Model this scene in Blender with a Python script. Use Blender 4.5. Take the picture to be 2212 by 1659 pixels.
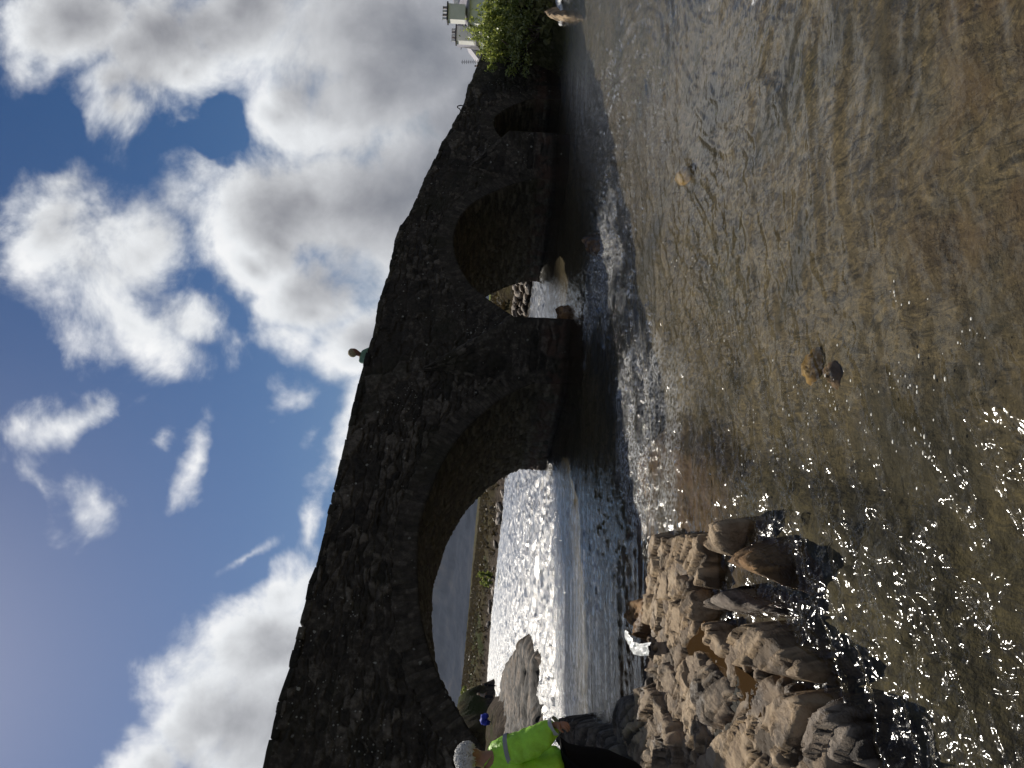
import bpy, bmesh, math, random
import numpy as np
from mathutils import Vector, Matrix

for o in list(bpy.data.objects):
    bpy.data.objects.remove(o, do_unlink=True)
SC = bpy.context.scene
COL = SC.collection
R = math.radians

# ------------------------------------------------------------------ camera
# The photograph was taken with the phone on its side: world up points to image left.
FPX = 1475.0          # focal length in pixels of a 2212 x 1659 frame
CAMH = 1.9            # camera height above the water
PITCH, ROLL = R(2.1), R(2.5)
F_ = np.array([0, math.cos(PITCH), -math.sin(PITCH)])
R0 = np.array([1.0, 0, 0]); U0 = np.array([0, math.sin(PITCH), math.cos(PITCH)])
RR = math.cos(ROLL) * R0 + math.sin(ROLL) * U0
UU = math.cos(ROLL) * U0 - math.sin(ROLL) * R0
CAMP = np.array([0, 0, CAMH])
cam = bpy.data.cameras.new('camera'); co = bpy.data.objects.new('camera', cam); COL.objects.link(co)
m = Matrix.Identity(4)
for i in range(3):
    m[i][0] = -UU[i]; m[i][1] = RR[i]; m[i][2] = -F_[i]; m[i][3] = CAMP[i]
co.matrix_world = m
cam.sensor_fit = 'HORIZONTAL'; cam.sensor_width = 36; cam.lens = 36 * FPX / 2212
cam.clip_start = 0.05; cam.clip_end = 20000
SC.camera = co

def ray(x, y):
    a = (829.5 - y) / FPX; b = (1106 - x) / FPX
    return F_ + a * RR + b * UU
def at_depth(x, y, Y):
    d = ray(x, y); return CAMP + d * (Y / d[1])
def on_z(x, y, z=0.0):
    d = ray(x, y); return CAMP + d * ((z - CAMH) / d[2])

# ------------------------------------------------------------------ view, world, sun
SC.view_settings.view_transform = 'Standard'; SC.view_settings.look = 'None'
SC.view_settings.exposure = 0.0; SC.view_settings.gamma = 1
SC.render.engine = 'CYCLES'
SC.cycles.use_denoising = True; SC.cycles.denoiser = 'OPENIMAGEDENOISE'; SC.cycles.denoising_prefilter = 'ACCURATE'
SC.cycles.max_bounces = 6; SC.cycles.transparent_max_bounces = 12
SC.cycles.sample_clamp_indirect = 3; SC.cycles.sample_clamp_direct = 40
SC.cycles.caustics_reflective = False; SC.cycles.caustics_refractive = False
SUN_AZ, SUN_EL = R(-28), R(44)
SUND = Vector((math.sin(SUN_AZ) * math.cos(SUN_EL), math.cos(SUN_AZ) * math.cos(SUN_EL), math.sin(SUN_EL)))
ld = bpy.data.lights.new('sun', 'SUN'); ld.energy = 4.8; ld.angle = R(0.5); ld.color = (1, .93, .82)
lo = bpy.data.objects.new('sun', ld); COL.objects.link(lo)
lo.rotation_euler = (-SUND).to_track_quat('-Z', 'Y').to_euler()

class NT:
    """small node helper"""
    def __init__(s, tree): s.t = tree; s.n = tree.nodes; s.l = tree.links
    def add(s, typ, ins=None, **kw):
        n = s.n.new(typ)
        for k, v in kw.items(): setattr(n, k, v)
        for k, v in (ins or {}).items(): s.set(n.inputs[k], v)
        return n
    def set(s, sock, v):
        if hasattr(v, 'is_output') or isinstance(v, bpy.types.NodeSocket): s.l.new(v, sock)
        elif isinstance(v, bpy.types.Node): s.l.new(v.outputs[0], sock)
        else: sock.default_value = v
    def math(s, op, a, b=0.0, c=None, clamp=False):
        n = s.n.new('ShaderNodeMath'); n.operation = op; n.use_clamp = clamp
        s.set(n.inputs[0], a); s.set(n.inputs[1], b)
        if c is not None: s.set(n.inputs[2], c)
        return n.outputs[0]
    def vmath(s, op, a, b=(0, 0, 0), scale=None):
        n = s.n.new('ShaderNodeVectorMath'); n.operation = op
        s.set(n.inputs[0], a)
        if op not in ('LENGTH', 'NORMALIZE', 'SCALE'): s.set(n.inputs[1], b)
        if scale is not None: s.set(n.inputs['Scale'], scale)
        return n.outputs['Value'] if op in ('LENGTH', 'DOT_PRODUCT', 'DISTANCE') else n.outputs[0]
    def sstep(s, v, lo, hi, a=0.0, b=1.0):
        n = s.n.new('ShaderNodeMapRange'); n.interpolation_type = 'SMOOTHSTEP'
        s.set(n.inputs[0], v); s.set(n.inputs[1], lo); s.set(n.inputs[2], hi); s.set(n.inputs[3], a); s.set(n.inputs[4], b)
        return n.outputs[0]
    def noise(s, vec, scale, detail=4, rough=.5, dist=0, dim='3D', out='Fac', typ='FBM'):
        n = s.n.new('ShaderNodeTexNoise'); n.noise_dimensions = dim; n.noise_type = typ
        if vec is not None: s.set(n.inputs['Vector'], vec)
        n.inputs['Scale'].default_value = scale; n.inputs['Detail'].default_value = detail
        n.inputs['Roughness'].default_value = rough; n.inputs['Distortion'].default_value = dist
        return n.outputs[out]
    def mix(s, f, a, b, mode='MIX'):
        n = s.n.new('ShaderNodeMix'); n.data_type = 'RGBA'; n.blend_type = mode
        s.set(n.inputs[0], f)
        s.set(n.inputs[6], a if not isinstance(a, tuple) else (*a, 1)[:4]); s.set(n.inputs[7], b if not isinstance(b, tuple) else (*b, 1)[:4])
        return n.outputs[2]
    def ramp(s, f, stops):
        n = s.n.new('ShaderNodeValToRGB'); cr = n.color_ramp
        while len(cr.elements) < len(stops): cr.elements.new(.5)
        for e, (p, c) in zip(cr.elements, stops): e.position = p; e.color = (*c, 1)[:4]
        s.set(n.inputs[0], f); return n.outputs[0]

# ---- cloud field: a world-fixed sky, clouds laid out by direction
CLOUDS = [ # centre x, y, half x, half y, angle, amp
 (150, 60, 190, 130, 0, 1), (330, 110, 210, 190, 0, 1), (260, 265, 120, 105, 20, .9), (500, 60, 200, 130, 0, 1), (240, 190, 130, 110, 0, .9), (90, 130, 70, 80, 30, .8), (420, 175, 140, 100, -20, .8),
 (850, 120, 380, 260, 0, 1), (1000, 250, 200, 260, 0, 1), (640, 250, 110, 120, 30, .9), (780, 480, 330, 210, 10, 1), (600, 470, 230, 130, 10, 1), (560, 560, 150, 105, 25, .9), (660, 640, 140, 120, 0, 1), (640, 720, 110, 62, 10, .9),
 (930, 420, 280, 230, 0, 1), (790, 740, 130, 120, 0, 1), (770, 900, 70, 130, 10, .9), (745, 1000, 62, 120, 12, .85), (700, 1110, 32, 100, 14, .75),
 (100, 520, 165, 145, -40, .62), (190, 600, 250, 150, 35, .62), (290, 690, 200, 85, 38, .62), (130, 400, 60, 50, 0, .6), (420, 670, 130, 55, 10, .6), (290, 560, 160, 110, 20, .6),
 (70, 950, 45, 105, 28, .56), (165, 905, 115, 40, -38, .56), (95, 1060, 42, 100, -15, .54), (190, 1100, 75, 50, 20, .54), (260, 870, 50, 20, -30, .4),
 (420, 1000, 34, 130, 22, .66), (350, 950, 22, 40, 20, .3), (520, 730, 40, 90, -15, .45), (640, 860, 40, 60, 0, .4), (670, 960, 34, 60, 0, .4),
 (620, 1560, 350, 260, -20, 1), (560, 1400, 160, 110, -38, 1), (620, 1270, 130, 52, -48, .85), (560, 1215, 100, 20, -42, .55), (440, 1560, 180, 110, -42, .95), (340, 1640, 130, 90, -40, .9),
]
HOLES = [(510, 290, 62, 62, 0, 1), (60, 280, 120, 60, 0, .8), (455, 330, 70, 30, 30, .6), (540, 690, 40, 40, 0, .3)]

def uvpix(x, y):
    d = ray(x, y); return np.array([d[0] / d[1], d[2] / d[1]])

def cloud_group():
    g = bpy.data.node_groups.new('cloud_density', 'ShaderNodeTree')
    g.interface.new_socket('P', in_out='INPUT', socket_type='NodeSocketVector')
    g.interface.new_socket('Density', in_out='OUTPUT', socket_type='NodeSocketFloat')
    g.interface.new_socket('Layout', in_out='OUTPUT', socket_type='NodeSocketFloat')
    N = NT(g); gi = g.nodes.new('NodeGroupInput'); go = g.nodes.new('NodeGroupOutput')
    P = gi.outputs[0]
    w = N.noise(P, 3.2, 3, .55, out='Color')
    w = N.vmath('SCALE', N.vmath('SUBTRACT', w, (.5, .5, .5)), scale=.16)
    w2 = N.noise(P, 14, 3, .6, out='Color')
    w2 = N.vmath('SCALE', N.vmath('SUBTRACT', w2, (.5, .5, .5)), scale=.045)
    PW = N.vmath('ADD', N.vmath('ADD', P, w), w2)
    def ell(e):
        x, y, ax, ay, ang, amp = e
        c = uvpix(x, y)
        ca, sa = math.cos(R(ang)), math.sin(R(ang))
        e1 = uvpix(x + ax * ca, y + ax * sa) - c; e2 = uvpix(x - ay * sa, y + ay * ca) - c
        Mi = np.linalg.inv(np.array([e1, e2]).T)
        dlt = N.vmath('SUBTRACT', PW, (c[0], c[1], 0))
        p = N.vmath('DOT_PRODUCT', dlt, (Mi[0, 0], Mi[0, 1], 0)); q = N.vmath('DOT_PRODUCT', dlt, (Mi[1, 0], Mi[1, 1], 0))
        l = N.math('SQRT', N.math('ADD', N.math('MULTIPLY', p, p), N.math('MULTIPLY', q, q)))
        size = min(1.0, (ax * ay) ** .5 / 130)
        return N.math('MULTIPLY', N.math('SUBTRACT', 1.12, l), amp * (.35 + .65 * size))
    cur = None
    for e in CLOUDS:
        v = ell(e)
        cur = v if cur is None else N.math('SMOOTH_MAX', cur, v, .12)
    hol = None
    for e in HOLES:
        v = ell(e)
        hol = v if hol is None else N.math('MAXIMUM', hol, v)
    cur = N.math('SUBTRACT', cur, N.math('MULTIPLY', N.math('MAXIMUM', hol, 0), 1.5))
    cur = N.math('MAXIMUM', cur, -.7)
    f1 = N.math('SUBTRACT', N.noise(P, 6.5, 13, .62, .25), .5)
    f2 = N.math('SUBTRACT', N.noise(P, 2.2, 3, .5), .5)
    d = N.math('ADD', cur, N.math('ADD', N.math('MULTIPLY', f1, 1.7), N.math('MULTIPLY', f2, .35)))
    g.links.new(d, go.inputs[0]); g.links.new(cur, go.inputs[1])
    return g

def build_world():
    w = bpy.data.worlds.new('World'); SC.world = w; w.use_nodes = True
    t = w.node_tree; t.nodes.clear(); N = NT(t)
    out = t.nodes.new('ShaderNodeOutputWorld')
    sky = t.nodes.new('ShaderNodeTexSky'); sky.sky_type = 'NISHITA'; sky.sun_disc = False
    sky.sun_elevation = SUN_EL; sky.sun_rotation = SUN_AZ; sky.altitude = 0
    sky.air_density = 1.0; sky.dust_density = .6; sky.ozone_density = 3.0
    hs = t.nodes.new('ShaderNodeHueSaturation'); hs.inputs['Saturation'].default_value = 1.32; hs.inputs['Value'].default_value = 1.0
    t.links.new(N.mix(1.0, sky.outputs[0], (.90, .92, 1.0), 'MULTIPLY'), hs.inputs['Color'])
    bg = N.add('ShaderNodeBackground', {'Color': hs.outputs[0], 'Strength': 0.047})
    tc = t.nodes.new('ShaderNodeTexCoord')
    sep = N.add('ShaderNodeSeparateXYZ', {0: tc.outputs['Generated']})
    yy = N.math('MAXIMUM', sep.outputs[1], .12)
    P = N.add('ShaderNodeCombineXYZ', {0: N.math('DIVIDE', sep.outputs[0], yy), 1: N.math('DIVIDE', sep.outputs[2], yy), 2: 0.0}).outputs[0]
    grp = cloud_group()
    g1 = N.add('ShaderNodeGroup', node_tree=grp); N.set(g1.inputs[0], P)
    su = Vector((SUND.x / SUND.y, SUND.z / SUND.y, 0))
    tos = N.vmath('NORMALIZE', N.vmath('SUBTRACT', tuple(su), P))
    g2 = N.add('ShaderNodeGroup', node_tree=grp); N.set(g2.inputs[0], N.vmath('ADD', P, N.vmath('SCALE', tos, scale=.05)))
    d = g1.outputs[0]; ds = g2.outputs[0]
    alpha = N.sstep(d, .02, N.math('ADD', .30, N.math('MULTIPLY', N.noise(P, 4.5, 3, .5), .65)))
    lit = N.math('ADD', .5, N.math('MULTIPLY', N.math('SUBTRACT', d, ds), .85), clamp=True)
    core = N.sstep(d, .25, 1.35)
    core2 = N.sstep(g1.outputs[1], .35, 1.1)
    corem = N.math('MULTIPLY', N.math('ADD', N.math('MULTIPLY', core, .38), N.math('MULTIPLY', core2, .62)), 1.0)
    sep2 = N.add('ShaderNodeSeparateXYZ', {0: P})
    big = N.noise(P, 2.6, 4, .5)
    shade = N.math('SUBTRACT', N.math('ADD', N.math('MULTIPLY', lit, .55), .50), N.math('MULTIPLY', corem, .60))
    shade = N.math('ADD', shade, N.math('MULTIPLY', N.math('SUBTRACT', big, .5), .34))
    low = N.sstep(sep2.outputs[1], .30, .02)        # cloud bases near the horizon are greyer
    right = N.sstep(sep2.outputs[0], -.1, .45)
    shade = N.math('SUBTRACT', shade, N.math('MULTIPLY', N.math('MULTIPLY', N.math('ADD', .45, low), right), .20), clamp=True)
    ccol = N.ramp(shade, [(0, (.17, .18, .205)), (.25, (.33, .335, .36)), (.5, (.55, .56, .58)), (.75, (.83, .85, .87)), (1, (1.0, 1.0, 1.0))])
    bgc = N.add('ShaderNodeBackground', {'Color': ccol, 'Strength': 1.0})
    # the half of the sky behind the camera: broken cloud
    fz = N.sstep(sep.outputs[1], .12, .3)
    back = N.sstep(N.noise(tc.outputs['Generated'], 3, 8, .55), .42, .62)
    am = N.math('ADD', N.math('MULTIPLY', alpha, fz), N.math('MULTIPLY', back, N.math('SUBTRACT', 1, fz)))
    bgb = N.add('ShaderNodeBackground', {'Color': (.56, .56, .57, 1), 'Strength': .62})
    cm = N.add('ShaderNodeMixShader', {0: fz, 1: bgb.outputs[0], 2: bgc.outputs[0]})
    fin = N.add('ShaderNodeMixShader', {0: am, 1: bg.outputs[0], 2: cm.outputs[0]})
    t.links.new(fin.outputs[0], out.inputs[0])
    w.cycles.sampling_method = 'MANUAL'; w.cycles.sample_map_resolution = 512
build_world()
# ------------------------------------------------------------------ numeric noise
def _h(ix, iy, iz, seed):
    n = (ix.astype(np.int64) * 374761393 + iy.astype(np.int64) * 668265263 + iz.astype(np.int64) * 2147483647 + seed * 1274126177) & 0xffffffff
    n = ((n ^ (n >> 13)) * 1274126177) & 0xffffffff
    n = ((n ^ (n >> 16)) * 2246822519) & 0xffffffff
    return ((n ^ (n >> 15)) & 0xffffff) / float(0xffffff)
def vnoise(x, y, z=0.0, seed=0):
    x = np.asarray(x, float); y = np.asarray(y, float); z = np.asarray(z, float) + x * 0
    ix, iy, iz = np.floor(x), np.floor(y), np.floor(z)
    fx, fy, fz = x - ix, y - iy, z - iz
    sx, sy, sz = [f * f * f * (f * (f * 6 - 15) + 10) for f in (fx, fy, fz)]
    r = 0
    for a in (0, 1):
        for b in (0, 1):
            for c in (0, 1):
                r = r + _h(ix + a, iy + b, iz + c, seed) * (sx if a else 1 - sx) * (sy if b else 1 - sy) * (sz if c else 1 - sz)
    return r * 2 - 1
def fbm(x, y, z=0.0, oct=5, seed=0, gain=.5, ridged=False):
    a, s, r = 1.0, 0.0, 0.0
    for i in range(oct):
        n = vnoise(x * 2.03 ** i, y * 2.03 ** i, np.asarray(z) * 2.03 ** i, seed + i * 17)
        if ridged: n = 1 - 2 * np.abs(n)
        r = r + n * a; s += a; a *= gain
    return r / s
def voro(x, y, seed=0, jit=.8):
    """2-D cells: returns F1, F2, id random in 0..1"""
    x = np.asarray(x, float); y = np.asarray(y, float)
    ix, iy = np.floor(x), np.floor(y)
    f1 = np.full(x.shape, 9.0); f2 = np.full(x.shape, 9.0); idd = np.zeros(x.shape)
    for a in (-1, 0, 1):
        for b in (-1, 0, 1):
            cx, cy = ix + a, iy + b
            px = cx + .5 + (_h(cx, cy, cx * 0, seed) - .5) * jit; py = cy + .5 + (_h(cx, cy, cx * 0 + 1, seed) - .5) * jit
            d = np.hypot(x - px, y - py); rid = _h(cx, cy, cx * 0 + 2, seed)
            closer = d < f1
            f2 = np.where(closer, f1, np.minimum(f2, d)); idd = np.where(closer, rid, idd); f1 = np.where(closer, d, f1)
    return f1, f2, idd
def facets(x, y, seed=0, amp=.3):
    ix, iy = np.floor(x), np.floor(y); f1 = np.full(x.shape, 9.0); r = np.zeros(x.shape)
    for a in (-1, 0, 1):
        for b in (-1, 0, 1):
            cx, cy = ix + a, iy + b; px = cx + .5 + (_h(cx, cy, cx * 0, seed) - .5) * .9; py = cy + .5 + (_h(cx, cy, cx * 0 + 1, seed) - .5) * .9
            d = np.hypot(x - px, y - py); t = _h(cx, cy, cx * 0 + 3, seed) * 6.283; pl = amp * ((x - px) * np.cos(t) + (y - py) * np.sin(t)) + .5 * amp * (_h(cx, cy, cx * 0 + 4, seed) - .5)
            c = d < f1; r = np.where(c, pl, r); f1 = np.where(c, d, f1)
    return r
def sst(v, a, b):
    t = np.clip((np.asarray(v, float) - a) / (b - a), 0, 1); return t * t * (3 - 2 * t)

# ------------------------------------------------------------------ object helpers
def tag(o, label=None, cat=None, group=None, kind=None):
    if label: o['label'] = label
    if cat: o['category'] = cat
    if group: o['group'] = group
    if kind: o['kind'] = kind
    return o
def empty(name, loc, label=None, cat=None, group=None, rz=0):
    o = bpy.data.objects.new(name, None); COL.objects.link(o); o.location = loc; o.rotation_euler = (0, 0, rz)
    return tag(o, label, cat, group)
def mesh_obj(name, verts, faces, mat, parent=None, smooth=True, attrs=None, loc=None):
    me = bpy.data.meshes.new(name)
    if isinstance(verts, np.ndarray): verts = verts.reshape(-1, 3)
    faces = np.asarray(faces) if isinstance(faces, np.ndarray) else faces
    if isinstance(faces, np.ndarray) and len(faces):
        nv, nf, k = len(verts), len(faces), faces.shape[1]
        me.vertices.add(nv); me.vertices.foreach_set('co', np.asarray(verts, np.float32).ravel())
        me.loops.add(nf * k); me.loops.foreach_set('vertex_index', faces.astype(np.int32).ravel())
        me.polygons.add(nf); me.polygons.foreach_set('loop_start', np.arange(0, nf * k, k, dtype=np.int32))
        me.polygons.foreach_set('loop_total', np.full(nf, k, np.int32))
        me.update(calc_edges=True)
    else:
        me.from_pydata([tuple(v) for v in verts], [], [tuple(f) for f in faces])
    if smooth: me.polygons.foreach_set('use_smooth', [True] * len(me.polygons))
    for k, v in (attrs or {}).items():
        a = me.attributes.new(k, 'FLOAT', 'POINT'); a.data.foreach_set('value', np.asarray(v, np.float32).ravel())
    me.update()
    if mat: me.materials.append(mat)
    o = bpy.data.objects.new(name, me); COL.objects.link(o)
    if parent: o.parent = parent
    if loc is not None: o.location = loc
    return o
def gfaces(nr, nc, mask=None):
    i = np.arange(nr - 1)[:, None] * nc + np.arange(nc - 1)[None, :]
    f = np.stack([i, i + 1, i + nc + 1, i + nc], -1)
    return (f[mask] if mask is not None else f).reshape(-1, 4)

class MB:
    """gathers simple solids into ONE mesh"""
    def __init__(s): s.v = []; s.f = []
    def add(s, v, f):
        b = len(s.v); s.v += [tuple(p) for p in v]; s.f += [tuple(i + b for i in q) for q in f]; return s
    def box(s, c, size, M=None, taper=1.0):
        hx, hy, hz = [k / 2 for k in size]
        v = [Vector((x * hx * (taper if z > 0 else 1), y * hy * (taper if z > 0 else 1), z * hz)) for z in (-1, 1) for x, y in ((-1, -1), (1, -1), (1, 1), (-1, 1))]
        if M is not None: v = [M @ p for p in v]
        v = [p + Vector(c) for p in v]
        return s.add(v, [(3, 2, 1, 0), (4, 5, 6, 7), (0, 1, 5, 4), (1, 2, 6, 5), (2, 3, 7, 6), (3, 0, 4, 7)])
    def tube(s, pts, r, seg=8, cap=True):
        pts = [Vector(p) for p in pts]; rs = r if isinstance(r, (list, tuple)) else [r] * len(pts)
        vs = []; up = None
        for i, p in enumerate(pts):
            d = (pts[min(i + 1, len(pts) - 1)] - pts[max(i - 1, 0)]).normalized()
            if up is None or abs(up.dot(d)) > .95: up = Vector((0, 0, 1)) if abs(d.z) < .9 else Vector((1, 0, 0))
            a = d.cross(up).normalized(); b = a.cross(d).normalized(); up = b
            for k in range(seg):
                t = 2 * math.pi * k / seg; vs.append(p + (a * math.cos(t) + b * math.sin(t)) * rs[i])
        f = []
        for i in range(len(pts) - 1):
            for k in range(seg):
                f.append((i * seg + k, i * seg + (k + 1) % seg, (i + 1) * seg + (k + 1) % seg, (i + 1) * seg + k))
        if cap: f += [tuple(range(seg))[::-1], tuple(range((len(pts) - 1) * seg, len(pts) * seg))]
        return s.add(vs, f)
    def blob(s, c, r, seg=10, rings=7, jit=0, seed=0):
        rx, ry, rz = r if isinstance(r, (tuple, list)) else (r, r, r); rnd = random.Random(seed)
        v = [Vector(c) + Vector((0, 0, rz))]
        for i in range(1, rings):
            ph = math.pi * i / rings
            for k in range(seg):
                t = 2 * math.pi * k / seg; q = 1 + rnd.uniform(-jit, jit)
                v.append(Vector(c) + Vector((rx * math.sin(ph) * math.cos(t), ry * math.sin(ph) * math.sin(t), rz * math.cos(ph))) * q if jit == 0 else Vector(c) + Vector((rx * q * math.sin(ph) * math.cos(t), ry * q * math.sin(ph) * math.sin(t), rz * q * math.cos(ph))))
        v.append(Vector(c) - Vector((0, 0, rz)))
        f = [(0, 1 + k, 1 + (k + 1) % seg) for k in range(seg)]
        for i in range(rings - 2):
            for k in range(seg):
                a = 1 + i * seg; f.append((a + k, a + seg + k, a + seg + (k + 1) % seg, a + (k + 1) % seg))
        l = len(v) - 1; a = 1 + (rings - 2) * seg
        f += [(l, a + (k + 1) % seg, a + k) for k in range(seg)]
        return s.add(v, f)
    def build(s, name, mat, parent=None, smooth=False): return mesh_obj(name, s.v, s.f, mat, parent, smooth)

# ------------------------------------------------------------------ materials
def pmat(name, col=(.5, .5, .5), rough=.8, spec=.3, noise_amt=.15, nscale=8, bump=0.0, bscale=40, metal=0):
    mt = bpy.data.materials.new(name); mt.use_nodes = True; t = mt.node_tree; N = NT(t)
    b = t.nodes['Principled BSDF']
    tc = t.nodes.new('ShaderNodeTexCoord')
    n = N.noise(tc.outputs['Object'], nscale, 5, .6)
    lo = tuple(c * (1 - noise_amt) for c in col); hi = tuple(min(1, c * (1 + noise_amt)) for c in col)
    t.links.new(N.mix(N.sstep(n, .3, .7), lo, hi), b.inputs['Base Color'])
    b.inputs['Roughness'].default_value = rough; b.inputs['Specular IOR Level'].default_value = spec; b.inputs['Metallic'].default_value = metal
    if bump:
        bn = N.add('ShaderNodeBump', {'Height': N.noise(tc.outputs['Object'], bscale, 6, .6), 'Strength': .8, 'Distance': bump})
        t.links.new(bn.outputs[0], b.inputs['Normal'])
    return mt

def stone_mat(name, dark, mid, light, lichen=.5, base_red=False, rough=.85):
    """masonry: reads per-vertex 'tone' (which stone) and 'joint' (recess between stones)"""
    mt = bpy.data.materials.new(name); mt.use_nodes = True; t = mt.node_tree; N = NT(t); b = t.nodes['Principled BSDF']
    tc = t.nodes.new('ShaderNodeTexCoord'); P = tc.outputs['Object']
    tone = N.add('ShaderNodeAttribute', attribute_name='tone').outputs['Fac']
    joint = N.add('ShaderNodeAttribute', attribute_name='joint').outputs['Fac']
    n1 = N.noise(P, 9, 8, .65); n2 = N.noise(P, 1.3, 4, .6)
    v = N.math('ADD', N.math('MULTIPLY', tone, .62), N.math('ADD', N.math('MULTIPLY', N.math('SUBTRACT', n1, .5), 1.3), N.math('MULTIPLY', n2, .35)))
    col = N.ramp(v, [(.15, dark), (.55, mid), (1.0, light)])
    col = N.mix(N.math('MULTIPLY', joint, .55), col, tuple(c * .6 + .012 for c in mid))
    col = N.mix(N.math('MULTIPLY', N.sstep(N.noise(P, .8, 5, .6), .5, .68), .6), col, tuple(x * y for x, y in zip(mid, (.55, .62, .42))))   # moss
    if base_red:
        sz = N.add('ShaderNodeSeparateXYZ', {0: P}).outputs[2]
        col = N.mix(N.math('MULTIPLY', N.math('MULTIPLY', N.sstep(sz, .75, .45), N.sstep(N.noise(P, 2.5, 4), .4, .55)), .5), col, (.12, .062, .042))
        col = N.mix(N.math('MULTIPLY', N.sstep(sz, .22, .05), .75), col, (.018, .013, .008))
    # lichen discs
    vn = N.add('ShaderNodeTexVoronoi', {'Vector': N.vmath('ADD', P, N.vmath('SCALE', N.noise(P, 20, 2, out='Color'), scale=.05)), 'Scale': 5.5})
    sp = N.math('MULTIPLY', N.sstep(vn.outputs['Distance'], .20, .13), N.sstep(N.add('ShaderNodeSeparateColor', {0: vn.outputs['Color']}).outputs[0], .86, .9))
    patch = N.sstep(N.noise(P, .9, 3, .6), .5, .62)
    vn2 = N.add('ShaderNodeTexVoronoi', {'Vector': P, 'Scale': 16.0})
    sp2 = N.math('MULTIPLY', N.math('MULTIPLY', N.sstep(vn2.outputs['Distance'], .3, .2), N.sstep(N.add('ShaderNodeSeparateColor', {0: vn2.outputs['Color']}).outputs[1], .72, .78)), patch)
    lic = N.math('MULTIPLY', N.math('MAXIMUM', N.math('MULTIPLY', sp, .9), N.math('MULTIPLY', sp2, .8)), lichen)
    col = N.mix(lic, col, (.42, .41, .36))
    t.links.new(col, b.inputs['Base Color'])
    b.inputs['Roughness'].default_value = rough; b.inputs['Specular IOR Level'].default_value = .35
    hsum = N.math('ADD', N.noise(P, 22, 8, .68), N.math('MULTIPLY', N.noise(P, 90, 4, .6), .3))
    bn = N.add('ShaderNodeBump', {'Height': hsum, 'Strength': 1.0, 'Distance': .03}); t.links.new(bn.outputs[0], b.inputs['Normal'])
    return mt

# ------------------------------------------------------------------ bridge
BP0 = np.array([0, 16.2]); BU = np.array([math.cos(R(40.4)), math.sin(R(40.4))]); BN = np.array([BU[1], -BU[0]])   # BN faces the camera
BW = 5.1
def on_bridge(x, y, off=0.0):
    """photo point -> (s along the wall, z) on the near face plane"""
    d = ray(x, y); A = np.array([[d[0], -BU[0]], [d[1], -BU[1]]]); p0 = BP0 + BN * off
    t, s = np.linalg.solve(A, p0); return s, CAMH + t * d[2]
def bpos(s, z, off=0.0):
    """off > 0 towards the camera"""
    s = np.asarray(s, float); z = np.asarray(z, float) + s * 0; off = np.asarray(off, float) + s * 0
    s = s + .20 * np.maximum(0, -off - .5)      # the passage runs slightly askew
    return np.stack([BP0[0] + BU[0] * s + BN[0] * off, BP0[1] + BU[1] * s + BN[1] * off, z], -1)
TOP = [(420, 2100), (520, 1850), (580, 1659), (603, 1556), (615, 1497), (636, 1436), (647, 1385), (666, 1319), (680, 1246), (688, 1233), (705, 1165), (719, 1097), (739, 1015), (763, 911), (780, 837), (797, 767), (812, 722), (823, 660), (847, 581), (861, 515), (871, 490), (892, 456), (927, 379), (962, 306), (986, 265), (1007, 223), (1016, 188), (1026, 165), (1032, 153), (1037, 135), (1044, 120), (1058, 60), (1066, 0)]
ARCH1 = [(1155, 828), (1122, 840), (1075, 866), (1030, 905), (997, 938), (971, 976), (950, 1012), (935, 1051), (920, 1090), (912, 1110), (906, 1140), (903, 1165), (902, 1232), (905, 1287), (910, 1334), (920, 1378), (933, 1422), (945, 1453), (959, 1486), (979, 1517), (996, 1547), (1017, 1581), (1047, 1620), (1078, 1660), (1115, 1700)]
ARCH2 = [(1165, 386), (1142, 390), (1111, 397), (1080, 409), (1048, 423), (1017, 442), (993, 470), (983, 497), (979, 525), (984, 553), (996, 584), (1017, 615), (1049, 643), (1080, 664), (1111, 685), (1152, 706)]
ARCH3 = [(1156, 213), (1135, 218), (1108, 228), (1083, 242), (1069, 254), (1066, 266), (1071, 282), (1080, 295), (1094, 303), (1111, 307)]
def prof(pts):
    a = np.array([on_bridge(*p) for p in pts]); return a[np.argsort(a[:, 0])]
topc = prof(TOP)
def top_z(s): return np.interp(s, topc[:, 0], topc[:, 1])
def smooth_arch(pts):
    a = prof(pts)
    # extend both ends vertically to below the bed
    s0, s1 = a[0, 0], a[-1, 0]
    z = np.interp(np.linspace(s0, s1, 400), a[:, 0], a[:, 1])
    k = np.ones(21) / 21; z2 = np.convolve(np.pad(z, 10, 'edge'), k, 'valid'); w = np.clip(np.minimum(np.arange(400), 399 - np.arange(400)) / 25, 0, 1)
    z = z * (1 - w) + z2 * w
    return np.linspace(s0, s1, 400), z
arches = [smooth_arch(a) for a in (ARCH1, ARCH2, ARCH3)]
ZB = -.8
SMIN = float(on_bridge(900, 2100)[0]); SMAX = float(on_bridge(1060, 30)[0])
SMIN = max(SMIN, -14.0)
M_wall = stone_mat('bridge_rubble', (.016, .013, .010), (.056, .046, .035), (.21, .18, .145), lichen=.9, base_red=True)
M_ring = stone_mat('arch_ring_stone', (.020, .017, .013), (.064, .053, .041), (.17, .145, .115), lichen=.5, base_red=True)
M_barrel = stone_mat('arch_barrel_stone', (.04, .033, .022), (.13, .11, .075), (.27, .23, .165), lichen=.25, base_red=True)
M_cope = stone_mat('coping_stone', (.015, .013, .009), (.05, .043, .03), (.17, .15, .115), lichen=1.0)

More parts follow.
